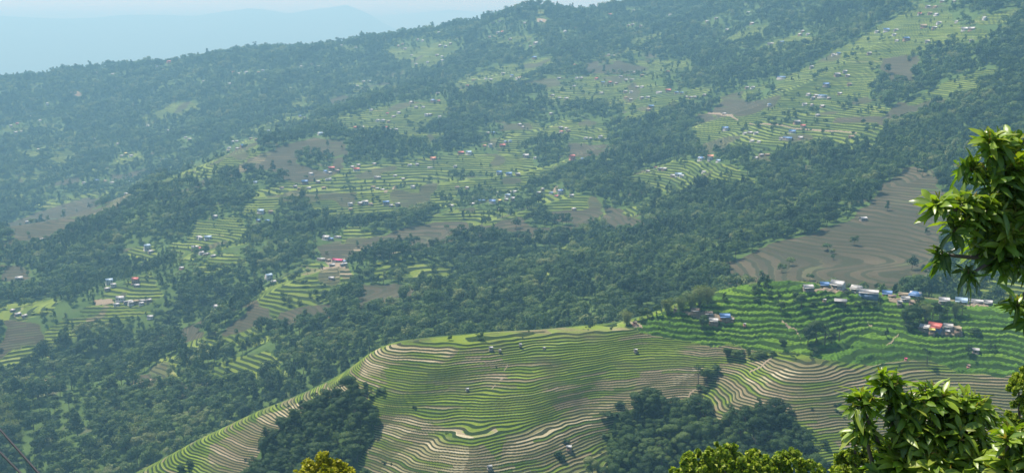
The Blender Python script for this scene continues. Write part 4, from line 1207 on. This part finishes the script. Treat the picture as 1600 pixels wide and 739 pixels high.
SPOT = [  # base px, base py, kind, height px, label
 (1180,458,'broad',16,'round tree, lowest of the trees on the hilltop field'), (1186,453,'tall',14,'thin tree beside the round hilltop tree'), (1199,447,'tall',18,'tallest thin tree on the rim of the hilltop field'),
 (1195,452,'tall',11,'short thin tree on the hilltop field'), (1202,464,'broad',13,'small dark tree below the tallest hilltop tree'), (1216,472,'tall',15,'slender tree between the hilltop and the brown path'), (1221,485,'broad',17,'dark tree in the middle of the lush terraces'),
 (1252,480,'broad',24,'bushy tree below the stone house with whitish roof'), (1184,471,'bush',8,'small bush on a lush terrace under the hilltop'), (1243,462,'bush',8,'bush beside the stone house'), (1272,478,'bush',9,'bush between the stone house and the open shed'),
 (1043,490,'bamboo',26,'bamboo clump at the lower end of the bamboo row'), (1064,487,'bamboo',28,'bamboo clump beside the small brown hut'), (1080,484,'bamboo',30,'pale bamboo clump in the middle of the bamboo row'), (1093,478,'bamboo',34,'tall pale bamboo clump above the farmstead'), (1106,474,'bamboo',30,'bamboo clump at the top end of the row'),
 (979,508,'bamboo',26,'bamboo clump on the crest above the reddish hut'), (1000,500,'broad',20,'dark tree beside the crest bamboo'), (1012,497,'broad',18,'second dark tree behind the crest bamboo'), (1026,494,'broad',17,'dark tree between the crest bamboo and the farmstead row'),
 (1097,512,'broad',21,'round dark tree in front of the bamboo farmstead'), (1132,470,'tall',15,'thin dark tree on the rim above the bamboo'), (1157,447,'tall',12,'thin tree on the rim below the hilltop'),
 (1262,540,'broad',30,'broad tree at the downhill side of the clump on the lush terraces'), (1275,535,'broad',38,'biggest tree of the clump on the lush terraces'), (1289,536,'airy',34,'loose-crowned tree in the clump on the lush terraces'), (1311,532,'airy',33,'loose-crowned tree standing off the clump'), (1299,535,'broad',20,'small tree inside the lush terrace clump'), (1271,552,'bush',13,'bush at the foot of the lush terrace clump'),
 (1225,547,'broad',19,'round tree standing alone under the lush terraces'), (1139,554,'bush',14,'first bush of the dark hedge under the lush terraces'), (1150,557,'bush',15,'widest bush of the dark hedge'), (1158,558,'bush',13,'bush in the middle of the dark hedge'), (1169,560,'tall',18,'dark pointed tree in the dark hedge'), (1183,558,'bush',14,'bush beyond the pointed tree in the hedge'), (1192,558,'bush',14,'bush next to last in the hedge'), (1205,555,'bush',10,'small last bush of the hedge'),
 (1415,510,'broad',34,'dark tree at the lower end of the grove above the red roof'), (1426,508,'broad',33,'dark full tree in the grove above the red roof'), (1436,503,'airy',30,'feathery tree in the grove above the red roof'), (1446,502,'bamboo',30,'bamboo in the grove above the red roof'), (1457,500,'airy',27,'thin tree in the grove behind the lower farmyard'), (1468,498,'broad',26,'dark tree behind the lower farmyard'), (1480,494,'airy',24,'thin tree in front of the pale roofed house'), (1492,495,'bamboo',22,'bamboo under the pale blue roof'), (1503,492,'airy',22,'thin tree at the upper end of the grove'),
 (1421,515,'bush',14,'bush at the foot of the grove above the red roof'), (1523,520,'bush',13,'bush on the terraces beyond the lower farmyard'), (1547,548,'tall',10,'stubby tree on the lower lush terrace'), (1554,548,'tall',9,'stubby tree beside the other stubby tree'), (1448,572,'airy',28,'leafless-looking tree above the leafy branches'), (1385,528,'tall',14,'thin tree beside the narrow path'), (1520,470,'broad',12,'tree behind the long white roofed house'),
 (1436,478,'broad',16,'tree at the back of the ridge hamlet'), (1340,478,'bush',10,'bush under the long whitish roof'), (1352,480,'bush',11,'wider bush under the long whitish roof'), (1366,480,'bush',11,'bush at the end of the long whitish roof'), (1375,482,'airy',13,'small tree by the timber shed'), (1325,462,'bush',9,'bush beside the big white house'),
 (703,531,'broad',9,'small tree on the crest of the striped paddies'), (750,530,'broad',15,'round tree on the crest of the striped paddies'), (648,637,'bush',5,'single bush in the green paddies'), (885,694,'bush',9,'bush above the low paddy hut'), (872,712,'bush',11,'bush beside the low paddy hut'), (879,717,'bush',10,'bush below the low paddy hut'),
 (925,745,'broad',34,'light green tree at the lower edge of the paddies'), (940,742,'bush',18,'bush next to the light green lower tree'), (961,740,'tall',30,'dark pointed tree at the lower edge of the paddies'), (1020,625,'tall',14,'thin tree above the big dark grove'), (1008,632,'bush',12,'bush above the big dark grove'), (1028,628,'bush',8,'small bush above the big dark grove'),
 (1091,600,'airy',30,'loose tree on the gully between paddies'), (1104,597,'broad',24,'dark tree on the gully between paddies'), (1112,588,'bush',13,'bush at the head of the gully'), (1098,612,'bush',13,'bush in the gully'), (1088,625,'bush',12,'bush at the foot of the gully'), (1120,580,'bush',11,'small bush above the gully head'),
 (500,628,'bush',13,'bush at the tip of the pale paddies'), (510,632,'broad',15,'small tree at the tip of the pale paddies'), (489,632,'bush',11,'bush on the rim of the left paddies'),
 (1235,645,'bush',8,'bush in the middle of the brown paddies'), (283,735,'bush',12,'bush on the lowest green paddies'), (296,727,'bush',11,'bush on the paddies beside the lowest bush'),
]
def place_spots():
    x, y, h = cast([p[0] for p in SPOT], [p[1] for p in SPOT], 480, 860, 0.7)
    for i, (px, py, kind, hp, lab) in enumerate(SPOT):
        if np.isnan(h[i]):
            x[i], y[i], _ = pt(px, py, 700); h[i] = 700
        z = float(terr(np.array([x[i]]), np.array([y[i]]))[0][0]) + CAMZ
        H = hp * h[i] / FPX * 1.05
        H *= 1.12 if kind == 'bamboo' else 1.0
        W = H * {'broad': 1.15, 'tall': 1.3, 'airy': 1.1, 'bamboo': 1.0, 'bush': 1.5}[kind]
        light = px == 925
        plant(float(x[i]), float(y[i]), z, kind, float(H), float(W), lab, 'trees and bushes on the terraced spur', mat=M_BAMBOO if light else None, matn='l' if light else 'f')
place_spots()

SKY = [(240,104,9,'tall'),(248,104,14,'broad'),(273,97,8,'broad'),(291,97,8,'tall'),(556,70,7,'broad'),(600,66,8,'tall'),(628,56,9,'tall'),(664,47,8,'tall'),(716,41,9,'tall'),(768,34,11,'broad'),(778,31,12,'airy'),(790,30,11,'broad'),(812,22,12,'broad'),(821,19,13,'broad'),(832,18,12,'broad'),(845,18,12,'broad'),(857,22,14,'broad'),(865,25,12,'airy'),(886,27,11,'tall'),(900,27,7,'broad'),(936,24,7,'tall'),(962,18,7,'broad'),(1007,8,8,'tall'),(1015,6,7,'tall'),(1030,4,9,'broad')]
def skyline_trees():
    x, y, h = cast([p[0] for p in SKY], [p[1] + 4 for p in SKY], 2600, 4200)
    place = ['beside the ridge hamlet of the lowest skyline', 'towering over the lowest skyline hamlet']
    for i, (px, py, hp, kind) in enumerate(SKY):
        if np.isnan(h[i]): continue
        z = float(terr(np.array([x[i]]), np.array([y[i]]))[0][0]) + CAMZ
        H = (hp + 3) * h[i] / FPX
        where = 'the summit clump' if 760 < px < 875 else ('the lowest stretch of the far skyline' if px < 400 else ('the middle stretch of the far skyline' if px < 760 else 'the skyline past the summit clump'))
        same = [q for q in SKY if (760 < q[0] < 875) == (760 < px < 875) and ((q[0] < 400) == (px < 400)) and ((q[0] < 760) == (px < 760)) and q[3] == kind]
        k = same.index(SKY[i])
        w = {'broad': 'round', 'tall': 'slender', 'airy': 'thin-crowned'}[kind]
        lab = '%s hazy tree on %s' % (w, where) if len(same) == 1 else '%s %s hazy tree from the left on %s' % (['first','second','third','fourth','fifth','sixth','seventh','eighth'][k], w, where)
        plant(float(x[i]), float(y[i]), z, kind, H, H * 1.1, lab, 'trees standing out on the far skyline')
skyline_trees()
def fill_groves(maxn):
    pts = []
    for gi, g in enumerate(GROVES[:2]):
        x0, y0 = g.min(0) - 4; x1, y1 = g.max(0) + 4
        sp = 7.2
        for a in np.arange(x0, x1, sp):
            for b in np.arange(y0, y1, sp):
                xx = a + RNG.uniform(-2.6, 2.6); yy = b + RNG.uniform(-2.6, 2.6)
                if inside(g, np.array([xx]), np.array([yy]))[0]: pts.append((xx, yy, gi))
    rr = [math.hypot(p[0], p[1]) for p in pts]
    order = np.argsort(rr)
    order = RNG.permutation(len(pts))
    for k in order[:maxn]:
        xx, yy, gi = pts[k]
        z = float(terr(np.array([xx]), np.array([yy]))[0][0]) + CAMZ
        u = random.random()
        kind = 'broad' if u < 0.72 else 'tall' if u < 0.88 else 'airy'
        H = random.uniform(8.5, 13.0) if gi == 0 else random.uniform(9.5, 15.0)
        W = H * random.uniform(1.05, 1.4)
        plant(xx, yy, z - 0.3, kind, H, W, {'broad': 'round-crowned', 'tall': 'slender', 'airy': 'thin-crowned'}[kind] + [' dark tree in the dense grove between the striped paddies', ' dark tree in the big grove below the olive paddies'][gi],
              ['trees of the grove between the paddies', 'trees of the big grove below the paddies'][gi])
fill_groves(200)

def undergrowth():
    kinds = bpy.data.collections.new('undergrowth_kinds')
    kinds.objects.link(bpy.data.objects.new('a_bush', tree_meshes('bush', 0)[0])); kinds.objects.link(bpy.data.objects.new('b_bush', tree_meshes('bush', 1)[0]))
    X = []; Y = []
    for g in GROVES:
        x0, y0 = g.min(0); x1, y1 = g.max(0)
        a = RNG.uniform(x0 - 9, x1 + 9, int((x1 - x0) * (y1 - y0) / 6)); b = RNG.uniform(y0 - 9, y1 + 9, len(a))
        m = inside(g, a + 7 * perlin(a / 9, b / 9, 7) + RNG.normal(0, 3, len(a)), b + RNG.normal(0, 3, len(a))); X.append(a[m]); Y.append(b[m])
    # weeds and shrubs along the terrace banks
    a = RNG.uniform(-330, 420, 9000); b = RNG.uniform(480, 760, 9000)
    c = cover(a, b); m = (fbm(a / 22, b / 22, 99, 2) > 0.42) & (c['field'] > 0.5) & (c['E'] < 0.5); X.append(a[m]); Y.append(b[m])
    n0 = sum(len(v) for v in X[:-1])
    x = np.concatenate(X); y = np.concatenate(Y); n = len(x)
    z = terr(x, y)[0]
    h = np.where(np.arange(n) < n0, RNG.uniform(2.0, 4.5, n), RNG.uniform(0.5, 1.6, n)); w = h * RNG.uniform(1.2, 2.0, n)
    scatter('undergrowth', x, y, z + CAMZ - 0.15, np.stack([w, w, h], 1), np.stack([x * 0, x * 0, RNG.uniform(0, 6.28, n)], 1), RNG.integers(0, 2, n), kinds,
            'shrubs and weeds under the groves and along the terrace banks')
undergrowth()

# ------------------------------------------------------------------ trees close to the camera
def near_leaf_material():
    b = NB('glossy_leaf')
    lv = b.attr('leaf').outputs['Fac']
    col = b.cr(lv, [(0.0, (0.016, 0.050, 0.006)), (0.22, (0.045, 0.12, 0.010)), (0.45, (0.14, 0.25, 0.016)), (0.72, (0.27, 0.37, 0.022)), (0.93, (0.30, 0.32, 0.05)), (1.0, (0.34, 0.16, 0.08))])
    n = b.noise(b.n('ShaderNodeTexCoord').outputs['Object'], 22, 3)
    k = b.ramp(n, 0.2, 0.8, 0.8, 1.2, 'LINEAR')
    col = b.mix(1.0, col, b.xyz(k, k, k), 'MULTIPLY')
    mid = b.attr('rib').outputs['Fac']
    col = b.mix(b.math('MULTIPLY', mid, 0.5), col, (0.22, 0.28, 0.06))
    d = b.n('ShaderNodeBsdfPrincipled')
    b.put(d.inputs['Base Color'], col); d.inputs['Roughness'].default_value = 0.36; d.inputs['Specular IOR Level'].default_value = 0.5
    bp = b.n('ShaderNodeBump'); bp.inputs['Strength'].default_value = 0.25; bp.inputs['Distance'].default_value = 0.004
    b.put(bp.inputs['Height'], n); b.put(d.inputs['Normal'], bp.outputs[0])
    tr = b.n('ShaderNodeBsdfTranslucent'); b.put(tr.inputs[0], b.mix(1.0, col, (1.7, 1.9, 0.5), 'MULTIPLY'))
    mx = b.n('ShaderNodeMixShader'); mx.inputs[0].default_value = 0.3
    b.t.links.new(d.outputs[0], mx.inputs[1]); b.t.links.new(tr.outputs[0], mx.inputs[2])
    b.surf(mx.outputs[0])
    return b.m
M_LEAF = near_leaf_material()
M_BARK2 = bark_material('near_bark', (0.09, 0.07, 0.05), (0.22, 0.18, 0.14))
M_TWIG = bark_material('twig', (0.12, 0.10, 0.04), (0.20, 0.13, 0.06))
M_YELLOW = foliage_material('yellow_green_foliage', [(0.0, (0.14, 0.16, 0.006)), (0.5, (0.36, 0.35, 0.012)), (1.0, (0.60, 0.54, 0.03))], 0.35, 0.5, True)
M_LIME = foliage_material('lime_foliage', [(0.0, (0.05, 0.10, 0.008)), (0.4, (0.18, 0.27, 0.016)), (1.0, (0.50, 0.55, 0.06))], 0.35, 0.5, True)

# leaf template: along x (0..1), width in y, droop in z
ST = [0.0, 0.12, 0.3, 0.5, 0.7, 0.87, 1.0]
WD = [0.02, 0.10, 0.155, 0.17, 0.14, 0.075, 0.004]
def leaves_mesh(name, recs, mat):
    """recs: rows of (origin3, dir3, normal3, length, width scale, droop, age)"""
    A = np.array(recs, float); n = len(A)
    o, d, nn = A[:, 0:3], A[:, 3:6], A[:, 6:9]
    d = d / np.linalg.norm(d, axis=1, keepdims=True)
    s = np.cross(nn, d); s /= (np.linalg.norm(s, axis=1, keepdims=True) + 1e-9)
    u = np.cross(d, s)
    L, wsc, dr, age = A[:, 9], A[:, 10], A[:, 11], A[:, 12]
    V = []; ribs = []
    for k, (t, w) in enumerate(zip(ST, WD)):
        cx = t - 0.12 * np.clip(dr, 0, 2) * t * t
        cz = -dr * t * t * 0.55
        base = o + d * (cx * L)[:, None] + np.array([0, 0, 1]) * (cz * L)[:, None] * 0.8 + u * (cz * L)[:, None] * 0.2
        wave = 0.02 * np.sin(age * 40 + k * 1.7)
        for j in (-1, 0, 1):
            V.append(base + s * (j * w * wsc * L)[:, None] + u * ((0.30 * w * abs(j) * wsc + (wave * abs(j))) * L)[:, None])
            ribs.append(np.full(n, 1.0 if j == 0 else 0.0))
    m = len(ST) * 3
    V = np.stack(V, 1).reshape(-1, 3)
    rib = np.stack(ribs, 1).reshape(-1)
    f = []
    for k in range(len(ST) - 1):
        for j in (0, 1):
            f.append((k * 3 + j, k * 3 + j + 1, (k + 1) * 3 + j + 1, (k + 1) * 3 + j))
    f = np.array(f)
    F = (f[None] + (np.arange(n) * m)[:, None, None]).reshape(-1, 4)
    return mesh_np(name, V, F, [mat], smooth=True, attrs={'leaf': np.repeat(age, m), 'rib': rib})

def whorl(recs, p, axis, rng, size=0.21, age=0.5, droop=0.6, n=None):
    axis = axis / np.linalg.norm(axis)
    a = np.cross(axis, [0.2, 0.9, 0.3]); a /= np.linalg.norm(a); c = np.cross(axis, a)
    n = n or rng.integers(8, 13)
    for i in range(n):
        q = i * 2.4 + rng.uniform(-0.3, 0.3)
        el = rng.uniform(-0.1, 0.7)
        d = (a * math.cos(q) + c * math.sin(q)) * math.cos(el) + axis * math.sin(el)
        off = axis * (-0.07 * rng.uniform(0, 1))
        recs.append([*(p + off + d * 0.02), *d, *(axis + rng.normal(size=3) * 0.25), size * rng.uniform(0.5, 1.2), rng.uniform(0.68, 1.05), droop * rng.uniform(0.0, 1.2), float(np.clip(age + rng.normal() * 0.13, 0, 0.92))])
    if age > 0.35:
        for i in range(3):
            d = axis + rng.normal(size=3) * 0.3
            recs.append([*p, *d, *rng.normal(size=3), size * rng.uniform(0.3, 0.5), 0.6, 0.1, rng.uniform(0.88, 1.0)])

def wpt(px, py, r):
    x, y, z = pt(px, py, r)
    return np.array([x, y, z + CAMZ])

def leafy_tree(label, lobes, base, hub, seed, dens=1.0):
    """lobes: (px, py, radius px, range m, weight of hanging leaves)"""
    rng = np.random.default_rng(seed)
    root = empty('leafy_tree', tuple(base))
    base = np.array(base, float); hub = np.array(hub, float)
    tw = []; recs = []; br = []
    mid = (base * 0.5 + hub * 0.5) + np.array([0.15, 0.1, 0])
    tr = tube([base - [0, 0, 0.4], base * 0.75 + mid * 0.25 + [0.05, 0, 0], mid, mid * 0.4 + hub * 0.6 + [0.06, 0.05, 0], hub], [0.17, 0.14, 0.11, 0.09, 0.06], 10)
    centers = [(wpt(a, b_, r), max(rp * 0.96 - 10, 9) * r / FPX, hang) for a, b_, rp, r, hang in lobes]
    top = max(c[0][2] + c[1] for c in centers)
    for C, rad, hang in centers:
        k = (hub * 0.55 + C * 0.45) + rng.normal(size=3) * 0.06 + [0, 0, -0.05]
        br.append(tube([hub, hub * 0.75 + k * 0.25 + [0, 0, 0.03], k, k * 0.4 + C * 0.6 + rng.normal(size=3) * 0.03, C], [0.045, 0.036, 0.024, 0.016, 0.010], 6))
        nw = int(max(3, dens * 46 * (rad / 0.25) ** 2))
        for i in range(nw):
            d = rng.normal(size=3); d /= np.linalg.norm(d)
            if d[2] < -0.45 and hang < 0.5: d[2] *= -1
            q = rng.uniform(0.45, 1.0) ** 0.6
            P = C + d * rad * q * np.array([1, 1, 0.95])
            outer = q > 0.8
            up = d + np.array([0, 0, 0.75])
            if hang > 0.5: up = d * 0.5 + np.array([0, 0, 0.2])
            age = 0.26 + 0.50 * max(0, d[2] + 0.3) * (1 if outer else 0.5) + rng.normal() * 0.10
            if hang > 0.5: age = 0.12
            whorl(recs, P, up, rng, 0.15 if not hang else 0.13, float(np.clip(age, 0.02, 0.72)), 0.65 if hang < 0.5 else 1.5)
            tw.append(tube([C + (P - C) * 0.1, C + (P - C) * 0.6 + [0, 0, -0.012], P], [0.006, 0.0045, 0.003], 4))
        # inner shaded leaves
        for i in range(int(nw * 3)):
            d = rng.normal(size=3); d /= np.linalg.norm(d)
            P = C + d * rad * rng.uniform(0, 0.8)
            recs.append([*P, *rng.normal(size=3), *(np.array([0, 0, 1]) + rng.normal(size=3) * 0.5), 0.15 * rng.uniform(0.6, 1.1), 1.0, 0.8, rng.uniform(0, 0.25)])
    def loc(me):
        return me
    inv = np.array(base)
    V, F = tr; link('trunk', mesh_np('trunk', V - inv, F, [M_BARK2], smooth=True), root)
    for V, F in br:
        link('branch', mesh_np('branch', V - inv, F, [M_BARK2], smooth=True), root)
    V, F = join(tw)
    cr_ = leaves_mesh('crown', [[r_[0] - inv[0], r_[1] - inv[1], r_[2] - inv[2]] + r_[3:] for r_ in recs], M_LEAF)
    co = link('crown', cr_, root)
    link('twigs', mesh_np('twigs', V - inv, F, [M_TWIG]), co)
    tag(root, label, 'tree', 'glossy leaved trees close to the viewer')
    return root

leafy_tree('tall glossy-leaved tree reaching up with a branch hanging over the hamlet',
 [(1548,228,34,8.6,0), (1578,232,32,8.9,0), (1512,262,26,8.5,0), (1562,282,44,8.6,0), (1602,280,44,8.7,0), (1540,330,38,8.4,0), (1600,345,60,8.7,0), (1505,322,30,8.3,0), (1470,322,24,8.1,0), (1493,358,28,8.2,0), (1560,385,52,8.5,0), (1620,400,60,8.8,0), (1473,398,17,8.1,1), (1560,415,22,8.4,1), (1512,430,22,8.1,1), (1590,478,26,8.0,0), (1612,500,30,8.1,0), (1630,300,50,9.1,0), (1660,380,60,9.2,0)],
 (4.75, 9.6, CAMZ - 8.2), (4.35, 8.35, CAMZ - 1.55), 5)
leafy_tree('low glossy-leaved tree whose spreading crown fills the lower corner',
 [(1385,600,30,7.6,0), (1345,632,32,7.5,0), (1402,640,42,7.6,0), (1455,628,40,7.7,0), (1515,640,40,7.8,0), (1350,672,30,7.5,0), (1430,690,55,7.6,0), (1495,690,55,7.7,0), (1530,665,32,7.8,0), (1395,730,48,7.5,0), (1460,745,55,7.5,0), (1530,735,48,7.6,0), (1580,690,36,7.5,0), (1575,735,45,7.5,0), (1615,720,45,7.6,0), (1480,800,70,7.6,0), (1400,800,60,7.6,0), (1560,800,70,7.7,0)],
 (2.9, 7.4, CAMZ - 7.6), (2.85, 7.0, CAMZ - 3.6), 9)

def small_leaf_tree(label, lobes, base, n, leaf, mat, seed, name='small_leaved_tree'):
    rng = np.random.default_rng(seed)
    base = np.array(base, float)
    root = empty(name, tuple(base))
    C = np.array([wpt(a, b_, r) for a, b_, rp, r in lobes]); Rr = np.array([rp * r / FPX for a, b_, rp, r in lobes])
    # sub-clumps on each lobe give the crown its broken outline
    cc = []; cr2 = []
    for c, r_ in zip(C, Rr):
        for i in range(44):
            d = rng.normal(size=3); d /= np.linalg.norm(d); d[2] = abs(d[2]) if d[2] < -0.3 else d[2]
            cc.append(c + d * r_ * rng.uniform(0.65, 1.0)); cr2.append(r_ * rng.uniform(0.09, 0.2))
    cc = np.array(cc); cr2 = np.array(cr2)
    idx = rng.choice(len(cc), n, p=cr2 ** 2 / (cr2 ** 2).sum())
    d = rng.normal(size=(n, 3)); d /= np.linalg.norm(d, axis=1, keepdims=True)
    P = cc[idx] + d * (cr2[idx] * (1 - 0.5 * rng.uniform(0, 1, n) ** 2))[:, None]
    V, F, lv = leaf_quads(P, d + rng.normal(size=(n, 3)) * 0.8 + [0, 0, 0.3], leaf, rng)
    ctr_ = C.mean(0)
    hub = ctr_ * 0.8 + base * 0.2
    parts = [tube([base - [0, 0, 0.5], base * 0.5 + hub * 0.5 + [0.1, 0.1, 0], hub], [0.22, 0.16, 0.10], 8)]
    for c in C: parts.append(tube([hub, hub * 0.5 + c * 0.5 + [0, 0, 0.1], c], [0.07, 0.05, 0.02], 5))
    tv, tf = join(parts)
    link('trunk', mesh_np('trunk', tv - base, tf, [M_BARK2]), root)
    link('crown', mesh_np('crown', V - base, F, [mat], attrs={'leaf': lv}), root)
    tag(root, label, 'tree', 'tree tops rising from the near slope')

def gz(x, y):
    return float(rough(np.array([x]), np.array([y]))[0][0]) + CAMZ
def base_at(px, r):
    dx, dy, _ = ray(px, 700)
    return (float(dx * r), float(dy * r), gz(float(dx * r), float(dy * r)))
small_leaf_tree('bright yellow-green tree top poking up at the lower edge', [(502,745,38,46), (470,755,26,45), (535,752,28,46), (500,790,60,46)], base_at(503, 46), 15000, 0.13, M_YELLOW, 1)
small_leaf_tree('lime green tree with crinkled crown at the lower edge beside the big grove', [(1130,722,32,36), (1090,735,34,36), (1170,738,34,36), (1235,722,22,36), (1210,742,34,36), (1265,745,26,36), (1065,742,20,36), (1150,790,90,37)], base_at(1150, 37), 24000, 0.14, M_LIME, 2)
small_leaf_tree('lime green tree behind the low glossy-leaved tree', [(1335,690,22,20), (1330,725,26,20), (1375,712,30,20), (1350,760,50,20), (1400,740,30,20)], base_at(1360, 20), 18000, 0.075, M_LIME, 3)
small_leaf_tree('green tree crown at the side edge above the low leafy crown', [(1592,612,22,26), (1612,650,34,26), (1580,665,16,26), (1620,600,30,26), (1625,700,45,26)], base_at(1625, 26), 16000, 0.09, M_LIME, 4)

# ------------------------------------------------------------------ cables
M_CABLE = plain('black_cable', (0.02, 0.02, 0.022), 0.6, 0.3)
def cable(a, b_, sag, label):
    a = np.array(a); b_ = np.array(b_)
    P = [a + (b_ - a) * t - np.array([0, 0, sag * 4 * t * (1 - t)]) for t in np.linspace(0, 1, 40)]
    V, F = tube(P, [0.014] * 40, 6)
    o = link('overhead_cable', mesh_np('overhead_cable', V, F, [M_CABLE]))
    tag(o, label, 'cable', 'overhead cables')
cable(wpt(-260, 340, 40), wpt(75, 755, 13.0) * 1.0, 0.25, 'upper of two thin black cables crossing the lower corner')
cable(wpt(-260, 400, 40), wpt(45, 752, 13.0) * 1.0, 0.25, 'lower of two thin black cables crossing the lower corner')
